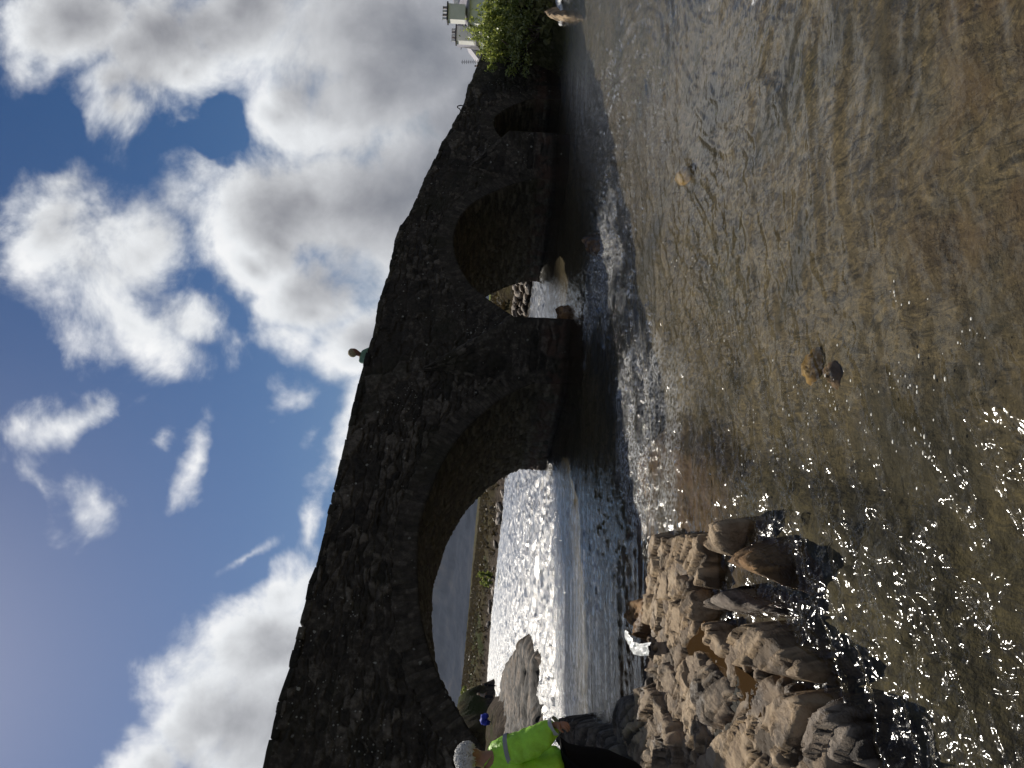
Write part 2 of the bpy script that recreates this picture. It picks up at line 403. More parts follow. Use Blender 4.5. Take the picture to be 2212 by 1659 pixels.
def rubble(s, z, seed=3, sx=.27, sy=.145, warp=.06):
    """relief (m) and tone/joint of roughly coursed rubble"""
    wx = fbm(s * 1.7, z * 1.7, 0, 3, seed) * warp * 2; wy = fbm(s * 1.9 + 40, z * 1.9, 0, 3, seed + 5) * warp * 2
    row = np.floor((z + wy) / sy)
    x = (s + wx) / sx * (1 + .5 * (_h(row, row * 0, row * 0, seed + 9) - .5)) + .5 * (row % 2)
    f1, f2, i = voro(x, (z + wy) / sy, seed, .75)
    # second, coarser stones here and there
    g1, g2, j = voro((s + wx) / (sx * 2.1) + 7, (z + wy) / (sy * 2.0) + 3, seed + 31, .9)
    big = sst(fbm(s * .55, z * .8, 0, 2, seed + 77), .22, .32)
    e = (f2 - f1) * (1 - big) + (g2 - g1) * 1.7 * big; idd = i * (1 - big) + j * big
    joint = 1 - sst(e, .02, .22)
    rel = .034 * sst(e, .0, .38) + .026 * (idd - .5) + .014 * fbm(s * 9, z * 9, 0, 4, seed + 2)
    # render (harling) remains flatten some of the wall
    harl = sst(fbm(s * .5 + 9, z * .6, 0, 4, seed + 50), -.12, .3)
    rel = rel * (1 - .55 * harl) + .012 * harl + .02 * fbm(s * 3, z * 3, 0, 4, seed + 60) * harl
    joint = joint * (1 - .7 * harl)
    crk = fbm(s * 1.1, z * 1.4, 0, 5, seed + 91, ridged=True); crk = sst(crk, .60, .72)
    rel -= .05 * crk
    return rel, idd * (1 - .4 * harl) + .15 * harl, np.clip(joint + crk, 0, 1)

def intr(s):
    r = np.full(np.shape(s), ZB)
    for a, z in arches:
        ins = (s > a[0]) & (s < a[-1]); r = np.where(ins, np.interp(s, a, z), r)
    return r
RING = .52
def ring_dist(s, z):
    """distance to nearest arch curve and arc length on it"""
    best = np.full(s.shape, 9.0); arc = np.zeros(s.shape)
    for a, zz in arches:
        L = np.concatenate([[0], np.cumsum(np.hypot(np.diff(a), np.diff(zz)))])
        sel = (s > a[0] - 1) & (s < a[-1] + 1)
        if not sel.any(): continue
        ss, zs = s[sel], z[sel]
        d = np.hypot(ss[:, None] - a[None, ::3], zs[:, None] - zz[None, ::3]); k = d.argmin(1)
        dm = d.min(1); b = best[sel]; ar = arc[sel]; c = dm < b
        b[c] = dm[c]; ar[c] = L[::3][k[c]]; best[sel] = b; arc[sel] = ar
    return best, arc

bridge = empty('stone_bridge', tuple(bpos(0, 0)), 'old dark rubble stone bridge with three arches crossing the river', 'bridge')
B0 = np.array(bpos(0, 0))
bridge.location = (0, 0, 0)

# front wall: one structured patch per pier / arch interval, joined into a single mesh
def wall_patch(s0, s1, lower, ds, dz, dense_ends=False):
    n = max(3, int((s1 - s0) / ds))
    t = np.linspace(0, 1, n)
    if dense_ends: t = .5 - .5 * np.cos(np.pi * t); t = .35 * np.linspace(0, 1, n) + .65 * t
    s = s0 + (s1 - s0) * t
    lo = lower(s); hi = top_z(s) + .015 * fbm(s * 3, s * 0, 0, 3, 8)
    m_ = int(np.max(hi - lo) / dz) + 2
    v = np.linspace(0, 1, m_)
    S = np.repeat(s[None, :], m_, 0); Z = lo[None, :] + (hi - lo)[None, :] * v[:, None]
    rel, tone, joint = rubble(S, Z)
    d, _ = ring_dist(S.ravel(), Z.ravel()); d = d.reshape(S.shape)
    rel = rel - .09 * (1 - sst(d, RING - .10, RING - .02))
    if SMAX - 1 < s1 or s0 < -99: pass
    return bpos(S, Z, rel), tone, joint, (m_, n)
ivs = []
edges = sorted([(a[0], a[-1]) for a, _ in arches]); cur = SMIN
for a, b in edges:
    if a > cur: ivs.append((cur, a, False))
    ivs.append((max(a, cur), b, True)); cur = b
ivs.append((cur, SMAX, False))
V, FA, T_, J_ = [], [], [], []; base = 0
for s0, s1, isarch in ivs:
    far = (s0 + s1) / 2 > 6
    ds, dz = (.035, .03) if far else (.022, .02)
    if s1 < -8: ds, dz = .08, .08
    p, tn, jn, (nr, nc) = wall_patch(s0, s1, (lambda s: intr(np.clip(s, s0 + 1e-4, s1 - 1e-4))) if isarch else (lambda s: np.full(s.shape, ZB)), ds, dz, isarch)
    V.append(p.reshape(-1, 3)); T_.append(tn.ravel()); J_.append(jn.ravel()); FA.append(gfaces(nr, nc) + base); base += nr * nc
mesh_obj('wall', np.concatenate(V), np.concatenate(FA), M_wall, bridge, True, {'tone': np.concatenate(T_), 'joint': np.concatenate(J_)})

# arch rings of thin radiating stones + barrels
def arc_of(a, z):
    """resample intrados, with vertical legs to the bed, evenly by arc length"""
    s = np.concatenate([[a[0] - .0005], [a[0] - .0003], a, [a[-1] + .0003], [a[-1] + .0005]]); q = np.concatenate([[ZB], [z[0] - .01], z, [z[-1] - .01], [ZB]])
    L = np.concatenate([[0], np.cumsum(np.hypot(np.diff(s), np.diff(q)))]); return s, q, L
for (a, z) in arches:
    s, q, L = arc_of(a, z)
    # ring
    L0, L1 = L[2], L[-3]
    n = int((L1 - L0) / .014); l = np.linspace(L0, L1, n)
    si = np.interp(l, L, s); zi = np.interp(l, L, q)
    k = 31; ts = np.gradient(np.convolve(np.pad(si, k // 2, 'edge'), np.ones(k) / k, 'valid')); tz = np.gradient(np.convolve(np.pad(zi, k // 2, 'edge'), np.ones(k) / k, 'valid'))
    nn = np.hypot(ts, tz); nx, nz = -tz / nn, ts / nn
    w = np.linspace(0, 1, 26)[:, None]
    rl = RING * (1 + .18 * (_h(np.floor(l / .10), l * 0, l * 0, 5) - .5))[None, :]
    S = si[None] + nx[None] * w * rl; Z = zi[None] + nz[None] * w * rl
    wob = .03 * vnoise(l * 2, l * 0)[None] + .02 * vnoise(l[None] * 6 + 0 * w, w * 3)
    cell = (l[None] + wob) / .105 + 0 * w; fr = cell - np.floor(cell); idd = _h(np.floor(cell), cell * 0 + np.floor(w * 1.6 + .3 * _h(np.floor(cell), cell * 0, cell * 0, 1)), cell * 0, 12)
    e = np.minimum(fr, 1 - fr) * .105
    idd = .5 + .55 * (idd - .5); rel = .008 + .016 * sst(e, .0, .02) + .02 * (idd - .5) * 2 + .012 * fbm(S * 10, Z * 10, 0, 4, 3) - .05 * sst(w, .93, 1) - .03 * (1 - sst(w + 0 * l[None], 0, .06))
    mesh_obj('arch_ring', bpos(S, Z, rel), gfaces(*S.shape), M_ring, bridge, True, {'tone': idd, 'joint': .6 * (1 - sst(e, .001, .010))})
    # barrel
    n = int(L[-1] / .035); l = np.linspace(0, L[-1], n); si = np.interp(l, L, s); zi = np.interp(l, L, q)
    dep = np.linspace(0, BW, int(BW / .045))[:, None]
    cs, cz = a.mean(), 0.0
    f1, f2, i = voro(l[None] / .13 + 0 * dep + .3 * vnoise(l[None] * 2 + 0 * dep, dep * 2), dep / .42 + 0 * l[None], 21, .8)
    e = f2 - f1
    rel = .035 * sst(e, 0, .3) + .03 * (i - .5) + .02 * fbm(l[None] * 5, dep * 5, 0, 4, 9)
    rel = rel * sst(dep, 0, .12)
    dx = cs - si; dzz = cz - zi; dn = np.hypot(dx, dzz)
    S = si[None] + (dx / dn)[None] * rel; Z = zi[None] + (dzz / dn)[None] * rel
    mesh_obj('arch_barrel', bpos(S, Z, -dep + .0 * S), gfaces(*S.shape), M_barrel, bridge, True, {'tone': i, 'joint': 1 - sst(e, .02, .2)})
# rear wall
V, FA = [], []; base = 0
for s0, s1, isarch in ivs:
    n = max(4, int((s1 - s0) / .12)); s = np.linspace(s0, s1, n)
    lo = intr(np.clip(s, s0 + 1e-4, s1 - 1e-4)) if isarch else np.full(n, ZB); hi = top_z(s); v = np.linspace(0, 1, 20)[:, None]
    S = s[None] + 0 * v; Z = lo[None] + (hi - lo)[None] * v
    V.append(bpos(S, Z, -BW - .02 * fbm(S * 4, Z * 4, 0, 3, 5)).reshape(-1, 3)); FA.append(gfaces(20, n) + base); base += 20 * n
o = mesh_obj('rear_wall', np.concatenate(V), np.concatenate(FA), M_wall, bridge, True)
# parapet tops, inner faces and road deck
s = np.linspace(SMIN, SMAX, 240); tz = top_z(s)
sec = [(.0, -.02), (-.42, -.02), (-.42, -.95), (-BW + .42, -.95), (-BW + .42, -.02), (-BW, -.02)]
Vd = np.stack([bpos(s, tz + dz_, o_) for o_, dz_ in sec]); mesh_obj('deck', Vd, gfaces(6, 240), M_barrel, bridge, False)
Ve = np.stack([bpos(np.array([SMIN, SMIN]), np.array([ZB, top_z(SMIN)]), o_) for o_ in (0, -BW)]); mesh_obj('end_wall', Ve, gfaces(2, 2), M_wall, bridge, False)
# coping: irregular stones laid along the parapet
rnd = random.Random(4)
def stone_v(nx_=6):
    bm = bmesh.new(); bmesh.ops.create_cube(bm, size=1); bmesh.ops.subdivide_edges(bm, edges=bm.edges, cuts=2, use_grid_fill=True)
    vs = np.array([v.co[:] for v in bm.verts]); bm.verts.ensure_lookup_table(); fs = [[v.index for v in f.verts] for f in bm.faces]; bm.free(); return vs, np.array(fs)
cv, cf = stone_v()
VC, FC, TC, JC = [], [], [], []; base = 0; s = SMIN
while s < SMAX - .1:
    L = rnd.uniform(.16, .55); h = rnd.uniform(.12, .155)
    if rnd.random() < .04: s += .05
    p = cv.copy(); p = p * (1 - .12 * (np.linalg.norm(p, axis=1, keepdims=True) - .5))
    q = p * np.array([L * .97, .46, h]); q += .018 * np.stack([vnoise(p[:, 0] * 3 + s * 7, p[:, 1] * 3, p[:, 2] * 3, k) for k in (1, 2, 3)], -1)
    sc = s + L / 2; slope = (top_z(sc + .1) - top_z(sc - .1)) / .2
    ss = sc + q[:, 0]; zz = top_z(sc) + q[:, 0] * slope + q[:, 2] + h / 2 - .06 + rnd.uniform(-.008, .008)
    VC.append(bpos(ss, zz, q[:, 1] - .2 + rnd.uniform(-.01, .01))); FC.append(cf + base); TC.append(np.full(len(q), rnd.random())); JC.append(np.zeros(len(q))); base += len(q); s += L
mesh_obj('coping', np.concatenate(VC), np.concatenate(FC), M_cope, bridge, True, {'tone': np.concatenate(TC), 'joint': np.concatenate(JC)})
# cutwaters: triangular noses with sloping half-pyramid caps
def cutwater(sl, sr, zc_l, zc_r, apex_s, apex_z, nose=1.25):
    sm = (sl + sr) / 2
    Lf = bpos(sl, 0, -.02); 
    verts = []; faces = []; tn = []; jn = []; base = 0
    def quad(A, Bq, C, D, nu, nv, seed):
        nonlocal base
        u = np.linspace(0, 1, nu)[:, None, None]; v = np.linspace(0, 1, nv)[None, :, None]
        P = (A * (1 - u) + Bq * u) * (1 - v) + (D * (1 - u) + C * u) * v
        nrm = np.cross(Bq - A, D - A); 
        if np.linalg.norm(nrm) < 1e-6: nrm = np.cross(C - Bq, D - A)
        nrm = nrm / np.linalg.norm(nrm)
        LU = np.linalg.norm(Bq - A); LV = max(np.linalg.norm(D - A), np.linalg.norm(C - Bq))
        r, t, j = rubble(u[..., 0] * LU + seed * 3.3 + 0 * v[..., 0], P[..., 2] + 0, seed, .42, .24)
        P = P + nrm * (r * .9 * np.minimum(1, 8 * np.minimum(np.minimum(u, 1 - u), np.minimum(v, 1 - v)))[..., 0])[..., None]
        verts.append(P.reshape(-1, 3)); faces.append(gfaces(nu, nv) + base); base += nu * nv; tn.append(t.ravel()); jn.append(j.ravel())
    l = lambda s_, z_, o_: bpos(s_, z_, o_)
    zn = (zc_l + zc_r) / 2 - .1
    A0, A1 = l(sl, ZB, -.05), l(sl, zc_l, -.05); C0, C1 = l(sr, ZB, -.05), l(sr, zc_r, -.05); N0, N1 = l(sm, ZB, nose), l(sm, zn, nose); AP = l(apex_s, apex_z, .02)
    quad(A0, N0, N1, A1, 50, 90, 41); quad(N0, C0, C1, N1, 50, 90, 42)
    quad(A1, N1, AP + .001, AP, 50, 60, 43); quad(N1, C1, AP, AP + .001, 50, 60, 44)
    mesh_obj('cutwater', np.concatenate(verts), np.concatenate(faces), M_wall, bridge, True, {'tone': np.concatenate(tn), 'joint': np.concatenate(jn)})
ap1 = on_bridge(907, 800); ap2 = on_bridge(1010, 362)
a1, a2, a3 = edges
cutwater(a1[1] + .0, a2[0] + .0, on_bridge(1105, 826)[1], on_bridge(1085, 712)[1], ap1[0], ap1[1])
cutwater(a2[1] + .0, a3[0] + .0, on_bridge(1085, 386)[1] , on_bridge(1095, 306)[1], ap2[0], ap2[1], 1.0)
print('arches', edges, 'top', topc[[0, 8, 20, -1]], SMIN, SMAX)
# ------------------------------------------------------------------ helpers on the ground
def zm5(zx, zy, s=.4048, ox=1261.6, oy=987.4):   # coordinates read off an enlarged crop -> full frame
    return (ox + zx * s, oy + zy * s)
def near_line(x, y, pts):
    """distance of xy to a polyline (world)"""
    pts = np.asarray(pts, float); best = np.full(np.shape(x), 1e9)
    for a, b in zip(pts[:-1], pts[1:]):
        ab = b - a; t = np.clip(((x - a[0]) * ab[0] + (y - a[1]) * ab[1]) / (ab @ ab), 0, 1)
        best = np.minimum(best, np.hypot(x - a[0] - t * ab[0], y - a[1] - t * ab[1]))
    return best
def inpoly(x, y, P):
    P = np.asarray(P); r = np.zeros(np.shape(x), bool); j = len(P) - 1
    for i in range(len(P)):
        xi, yi = P[i]; xj, yj = P[j]
        c = ((yi > y) != (yj > y)) & (x < (xj - xi) * (y - yi) / (yj - yi + 1e-12) + xi); r ^= c; j = i
    return r
def polyedge(x, y, P):
    P = np.asarray(P); return near_line(x, y, np.vstack([P, P[:1]]))
def gxy(x, y, z=0.0): p = on_z(x, y, z); return p[0], p[1]

# ------------------------------------------------------------------ riverbed
LEDGE = np.array([gxy(x, y, -.05) for x, y in [(1350, 1010), (1400, 960), (1470, 980), (1540, 1080), (1550, 1180), (1600, 1230), (1640, 1330), (1700, 1500), (1700, 1900), (1500, 2100), (1330, 1900), (1330, 1500), (1345, 1250)]])
SHOAL = np.array([gxy(x, y, -.1) for x, y in [(1440, 1000), (1700, 1080), (1880, 1180), (1960, 1400), (2060, 1560), (2180, 1900), (1500, 2100), (1330, 1500), (1345, 1250)]])
def bed_z(x, y):
    z = -.40 + .10 * fbm(x * .5, y * .5, 0, 3, 5) + .05 * fbm(x * 1.6, y * 1.6, 0, 4, 6)
    f1, f2, i = voro(x * 1.9 + .3 * vnoise(x * 2, y * 2), y * 1.9, 14, .9)
    z += .07 * (i - .35) * sst(f2 - f1, .0, .7)
    f1, f2, i = voro(x * 5.5, y * 5.5, 15, .9); z += .02 * (i - .3) * sst(f2 - f1, .0, .6)
    d2 = polyedge(x, y, SHOAL); s2 = np.where(inpoly(x, y, SHOAL), d2, -d2); k2 = sst(s2, -.35, .15); z = z * (1 - k2) + k2 * (-.15 + .05 * fbm(x * 2, y * 2, 0, 4, 18) + .03 * facets(x * 4, y * 5, 19, 1.0))
    dd = polyedge(x, y, LEDGE); ins = inpoly(x, y, LEDGE); sd = np.where(ins, dd, -dd)
    k = sst(sd, -.45, .12)
    led = -.07 + .045 * fbm(x * 2.2, y * 1.1, 0, 4, 8) + .04 * fbm(x * 8, y * 5, 0, 4, 9)
    z = z * (1 - k) + np.minimum(led, -.02) * k
    return z, k
def polar_grid(r0, r1, nr, a0, a1, na, pw=2.0):
    t = np.linspace(0, 1, nr); r = r0 * (r1 / r0) ** t
    a = np.linspace(R(a0), R(a1), na); Rg, A = np.meshgrid(r, a, indexing='ij')
    return Rg * np.sin(A), Rg * np.cos(A)
X, Y = polar_grid(.9, 60, 520, -50, 50, 620)
Zb, kb = bed_z(X, Y)
mt = bpy.data.materials.new('riverbed_stones'); mt.use_nodes = True; N = NT(mt.node_tree); b = mt.node_tree.nodes['Principled BSDF']
P = mt.node_tree.nodes.new('ShaderNodeTexCoord').outputs['Object']
Pw = N.vmath('ADD', P, N.vmath('SCALE', N.noise(P, 3, 4, out='Color'), scale=.35))
vb = N.add('ShaderNodeTexVoronoi', {'Vector': Pw, 'Scale': 2.0}); vs_ = N.add('ShaderNodeTexVoronoi', {'Vector': N.vmath('ADD', P, N.vmath('SCALE', N.noise(P, 9, 3, out='Color'), scale=.06)), 'Scale': 17.0})
cb = N.ramp(N.add('ShaderNodeSeparateColor', {0: vb.outputs['Color']}).outputs[0], [(0, (.11, .09, .05)), (.3, (.14, .11, .065)), (.5, (.10, .09, .06)), (.75, (.16, .125, .075)), (1, (.12, .11, .08))])
cs_ = N.ramp(N.add('ShaderNodeSeparateColor', {0: vs_.outputs['Color']}).outputs[1], [(0, (.06, .055, .035)), (.5, (.12, .10, .06)), (1, (.20, .165, .10))])
col = N.mix(.30, cb, cs_)
col = N.mix(.35, col, (.14, .125, .105))
col = N.mix(N.math('MULTIPLY', N.sstep(N.noise(P, .8, 8, .65), .5, .68), .75), col, (.05, .052, .022))
stq = N.add('ShaderNodeMapping', {'Vector': P, 'Rotation': (0, 0, R(35)), 'Scale': (1, .35, 1)}).outputs[0]  # pale and dark streaks painted into the bed colour imitate refraction by moving water
col = N.mix(N.math('MULTIPLY', N.sstep(N.noise(stq, 20, 9, .75, 1.2), .47, .62), .75), col, (.30, .25, .165))
col = N.mix(N.math('MULTIPLY', N.sstep(N.noise(stq, 11, 9, .74, 1.6), .52, .40), .85), col, (.022, .02, .013))
led = N.add('ShaderNodeAttribute', attribute_name='ledge').outputs['Fac']
col = N.mix(N.math('MULTIPLY', led, .85), col, N.ramp(N.noise(P, 5, 8, .65), [(.3, (.035, .018, .010)), (.55, (.13, .065, .03)), (.75, (.22, .13, .06))]))
col = N.mix(N.math('MULTIPLY', N.sstep(N.noise(P, .55, 5, .6, .4), .50, .62), .8), col, (.030, .032, .026))
sxb = N.add('ShaderNodeSeparateXYZ', {0: P}); nearr = N.math('MULTIPLY', N.sstep(sxb.outputs[0], .2, 1.0), N.sstep(sxb.outputs[1], 4.5, 2.2))
col = N.mix(N.math('MULTIPLY', nearr, N.sstep(N.noise(P, 1.6, 6, .6), .4, .6)), col, (.15, .10, .058))
leftm = N.math('MULTIPLY', N.sstep(sxb.outputs[0], .5, -.9), N.sstep(sxb.outputs[1], 7.0, 4.5)); col = N.mix(N.math('MULTIPLY', leftm, .95), col, N.mix(.85, col, (.30, .33, .16), 'MULTIPLY'))
col = N.mix(1.0, col, (.74, .73, .66), 'MULTIPLY')
mt.node_tree.links.new(col, b.inputs['Base Color']); b.inputs['Roughness'].default_value = .8
bn = N.add('ShaderNodeBump', {'Height': N.noise(P, 18, 8, .65), 'Strength': 1.0, 'Distance': .03}); mt.node_tree.links.new(bn.outputs[0], b.inputs['Normal'])
CORE = np.array([gxy(*zm5(*p), 0) for p in [(400, 420), (600, 420), (615, 860), (700, 900), (850, 880), (1150, 1170), (1140, 1320), (1400, 1500), (1440, 1900), (280, 1900), (280, 1280), (340, 1150), (330, 950), (360, 640)]])
dc = polyedge(X, Y, CORE); sdc = np.where(inpoly(X, Y, CORE), dc, -dc); kc = sst(sdc, -.05, .2)
Zb = Zb * (1 - kc) + kc * np.maximum(Zb, .075 + .08 * fbm(X * 2.2 + Y, Y * 4, 0, 4, 12) + .05 * facets(X * 4 + Y * 2, Y * 6, 13, 1.0))
tag(mesh_obj('riverbed', np.stack([X, Y, Zb], -1), gfaces(*X.shape), mt, None, True, {'ledge': kb}), kind='structure')

# ------------------------------------------------------------------ river surface
# places where the water is broken (photo point, radius m, strength)
TURB = [((1480, 620), 1.3, .3), ((1560, 800), .9, .3), ((1380, 760), 1.4, .4), ((1700, 880), .7, .35), ((1290, 640), 2.6, .7), ((1300, 540), 1.6, .8), ((1265, 690), 1.0, .7), ((1335, 560), 1.5, .4), ((1345, 900), 1.1, .9), ((1370, 960), 1.2, 1.0), ((1420, 930), 1.1, .8), ((1400, 1040), 1.0, 1.0), ((1440, 1090), .8, .9), ((1480, 900), .9, .5),
        ((1560, 940), .8, .35), ((1800, 940), .5, .25), ((1700, 640), .6, .2), ((1850, 1250), .7, .45), ((1950, 1420), .7, .6), ((2050, 1560), .8, .8), ((2100, 1100), .5, .6), ((2180, 1060), .5, .7), ((1780, 1420), .5, .6), ((1700, 1330), .35, .5), ((2200, 1300), .7, .5), ((1900, 1620), .6, .7),
        ((1345, 1250), .6, .7), ((1350, 1400), .5, .5), ((1450, 150), 1.0, .25), ((1620, 220), .7, .3), ((1750, 160), .7, .25)]
def water(x, y):
    t = .22 + .12 * fbm(x * .35, y * .35, 0, 3, 70) + .22 * sst(np.hypot(x, y), 4, 9) * (1 - .8 * sst(-((y - BP0[1]) * BN[1] + (x - BP0[0]) * BN[0]), -6.5, -5))
    for (px, rad, st) in TURB:
        gx, gy = gxy(*px); t = t + st * np.exp(-((x - gx) ** 2 + (y - gy) ** 2) / (rad * rad) * 1.3)
    sdist = (y - BP0[1]) * (-BN[1]) - (x - BP0[0]) * BN[0]      # metres behind the near face
    beyond = sst(sdist, 2.2, 4.5)
    t = t + (.10 + .40 * sst(-x, 0, 3)) * sst(sdist, -6, -2) * (1 - beyond) + .9 * beyond
    rb = fbm(x * 1.3 + .4 * y, y * .9 - .5 * x, 0, 3, 90, ridged=True); nl = sst(-x - .12 * y, -.35, .5) * (1 - sst(y, 4.5, 6.5))
    t = t + 1.2 * sst(rb, -.3, .25) * nl
    t = np.clip(t, 0, 1.6)
    # choppy short waves over longer swells, drawn out across the flow
    th = .5 + .5 * fbm(x * .15, y * .15, 0, 2, 71)
    u = x * np.cos(th) + y * np.sin(th); v = -x * np.sin(th) + y * np.cos(th)
    w1 = fbm(u * .9, v * 1.5, 0, 4, 72); w2 = fbm(u * 2.2 + w1, v * 4.6, 0, 4, 73, ridged=True)
    w3 = fbm(x * 11, y * 11, 0, 3, 74)
    far = sst(np.hypot(x, y), 14, 40)
    z = .018 * w1 + (.002 + .036 * t) * w2 + (.001 + .007 * t) * w3 * (1 - far)
    z = z + .10 * beyond * fbm(x * 1.3, y * 1.9, 0, 4, 75, ridged=True)
    foam = .5 * sst(t + .55 * fbm(x * 2.5, y * 2.5, 0, 5, 80), 1.15, 1.7) * (1 - beyond) * sst(np.hypot(x, y), 5, 8)
    return z, t, foam, beyond
X, Y = polar_grid(.9, 130, 760, -52, 52, 820)
Zw, Tw, Fw, Bw_ = water(X, Y)
# thin creamy foam streaks drifting on the near pool
fs = fbm(X * 1.2 + .6 * fbm(X * 1.5, Y * 1.5, 0, 3, 81), Y * 1.2, 0, 4, 82, ridged=True)
Fs = sst(fs, .80, .9) * sst(fbm(X * 9, Y * 9, 0, 3, 84), .12, .35) * sst(fbm(X * .5, Y * .5, 0, 2, 83), .0, .3) * (1 - sst(np.hypot(X, Y), 7, 10))
mt = bpy.data.materials.new('river_water'); mt.use_nodes = True; tr = mt.node_tree; tr.nodes.clear(); N = NT(tr)
out = tr.nodes.new('ShaderNodeOutputMaterial'); P = tr.nodes.new('ShaderNodeTexCoord').outputs['Object']
turb = N.add('ShaderNodeAttribute', attribute_name='turb').outputs['Fac']; foam = N.add('ShaderNodeAttribute', attribute_name='foam').outputs['Fac']; bey = N.add('ShaderNodeAttribute', attribute_name='beyond').outputs['Fac']
dist = N.vmath('LENGTH', P)
farf = N.sstep(dist, 5.0, 11.0)
hnear = N.math('ADD', N.math('MULTIPLY', N.noise(P, 8, 1, .5), .020), N.math('ADD', N.math('MULTIPLY', N.noise(P, 26, 0, .5), .0070), N.math('MULTIPLY', N.noise(P, 62, 0, .5), .0024)))
hfar = N.math('ADD', N.math('MULTIPLY', N.noise(P, 9, 6, .68), .022), N.math('MULTIPLY', N.noise(P, 30, 2, .5), .0085))
hgt = N.math('ADD', hnear, N.math('MULTIPLY', N.math('SUBTRACT', hfar, hnear), farf))
bstr = N.math('ADD', N.math('ADD', .14, N.math('MULTIPLY', farf, .50)), N.math('MULTIPLY', turb, .48))
bmp = N.add('ShaderNodeBump', {'Height': N.math('MULTIPLY', hgt, bstr), 'Strength': 1.0, 'Distance': 1.0}).outputs[0]
geo = tr.nodes.new('ShaderNodeNewGeometry'); cosi = N.math('ABSOLUTE', N.vmath('DOT_PRODUCT', geo.outputs['Incoming'], bmp))
fr = N.math('ADD', .02, N.math('MULTIPLY', .98, N.math('POWER', N.math('SUBTRACT', 1.0, cosi, clamp=True), 5.0)))   # Schlick, the same from both sides
rough = N.math('ADD', .11, N.math('MULTIPLY', bey, .13))
gl = N.add('ShaderNodeBsdfGlossy', {'Color': (1, 1, 1, 1), 'Roughness': rough, 'Normal': bmp}); gl.distribution = 'GGX'
tp = N.add('ShaderNodeBsdfTransparent', {'Color': (.93, .89, .78, 1)})
deep = N.add('ShaderNodeBsdfDiffuse', {'Color': (.020, .018, .010, 1)})
body = N.add('ShaderNodeMixShader', {0: N.math('ADD', .10, N.math('MULTIPLY', bey, .8)), 1: tp.outputs[0], 2: deep.outputs[0]})
ws = N.add('ShaderNodeMixShader', {0: fr, 1: body.outputs[0], 2: gl.outputs[0]})
fd = N.add('ShaderNodeBsdfDiffuse', {'Color': (.75, .76, .76, 1), 'Normal': bmp})
fm = N.math('MULTIPLY', foam, N.sstep(N.noise(P, 26, 6, .7), .42, .6))
fin = N.add('ShaderNodeMixShader', {0: fm, 1: ws.outputs[0], 2: fd.outputs[0]}); tr.links.new(fin.outputs[0], out.inputs[0])
M_water = mt
tag(mesh_obj('river', np.stack([X, Y, Zw], -1), gfaces(*X.shape), mt, None, True, {'turb': Tw, 'foam': np.maximum(Fw * .8, Fs), 'beyond': Bw_}), kind='structure')
sb = MB(); sb.add([(-3000, -40, -.9), (3000, -40, -.9), (3000, 6000, -.9), (-3000, 6000, -.9)], [(0, 1, 2, 3)])
tag(sb.build('ground', pmat('valley_floor', (.07, .06, .035), nscale=.05)), kind='structure')

# ------------------------------------------------------------------ foreground rocks
def rock_mat(name, dark, mid, light, wet=.25, wet_hi=.12):
    mt = bpy.data.materials.new(name); mt.use_nodes = True; t = mt.node_tree; N = NT(t); b = t.nodes['Principled BSDF']
    P = t.nodes.new('ShaderNodeTexCoord').outputs['Object']
    z = N.add('ShaderNodeSeparateXYZ', {0: P}).outputs[2]
    st = N.vmath('MULTIPLY', P, (1, .28, 1)); rot = N.add('ShaderNodeMapping', {'Vector': P, 'Rotation': (0, 0, R(-32)), 'Scale': (1, .22, 1)}).outputs[0]
    v = N.math('ADD', N.math('MULTIPLY', N.noise(rot, 7, 9, .66), .55), N.math('MULTIPLY', N.noise(P, 2.6, 6, .6), .45))
    col = N.ramp(v, [(.36, dark), (.47, mid), (.60, light)])
    cra = N.add('ShaderNodeAttribute', attribute_name='crack').outputs['Fac']
    col = N.mix(N.math('MULTIPLY', cra, .95), col, tuple(.32 * c for c in dark))
    alg = N.sstep(N.noise(P, 2.8, 7, .68), .52, .60)
    col = N.mix(N.math('MULTIPLY', alg, .72), col, tuple(c * .45 for c in dark))
    fine = N.noise(P, 70, 5, .7)
    col = N.mix(N.sstep(fine, .35, .2), col, tuple(c * .5 for c in dark))
    w = N.sstep(N.math('ADD', z, N.math('MULTIPLY', N.math('SUBTRACT', N.noise(P, 4, 5), .5), .22)), wet_hi, wet_hi - .08)
    w = N.math('MAXIMUM', w, N.math('MULTIPLY', N.sstep(N.noise(P, 1.7, 4), .55, .6), wet))
    col = N.mix(N.math('MULTIPLY', w, .8), col, N.mix(.5, (.055, .028, .012), N.mix(.55, col, (.03, .018, .01), 'MULTIPLY')))
    t.links.new(col, b.inputs['Base Color']); t.links.new(N.math('SUBTRACT', .78, N.math('MULTIPLY', w, .62)), b.inputs['Roughness'])
    b.inputs['Specular IOR Level'].default_value = .45
    bn = N.add('ShaderNodeBump', {'Height': N.math('ADD', N.noise(rot, 16, 9, .70), N.math('MULTIPLY', N.noise(P, 60, 5, .7), .25)), 'Strength': 1.0, 'Distance': .05}); t.links.new(bn.outputs[0], b.inputs['Normal'])
    return mt
M_tan = rock_mat('tan_rock', (.12, .078, .042), (.41, .295, .18), (.55, .42, .275), .3, .05)
M_tan2 = rock_mat('brown_grey_rock', (.07, .048, .030), (.26, .19, .125), (.44, .34, .23), .5, .08)
M_greyrock = rock_mat('grey_wet_rock', (.09, .07, .055), (.22, .175, .135), (.36, .30, .24), .9, .12)
M_brownrock = rock_mat('brown_wet_rock', (.10, .05, .018), (.28, .15, .055), (.42, .26, .12), .5, .14)
M_darkrock = rock_mat('dark_rock', (.05, .04, .032), (.12, .098, .078), (.22, .18, .14), .5, .12)

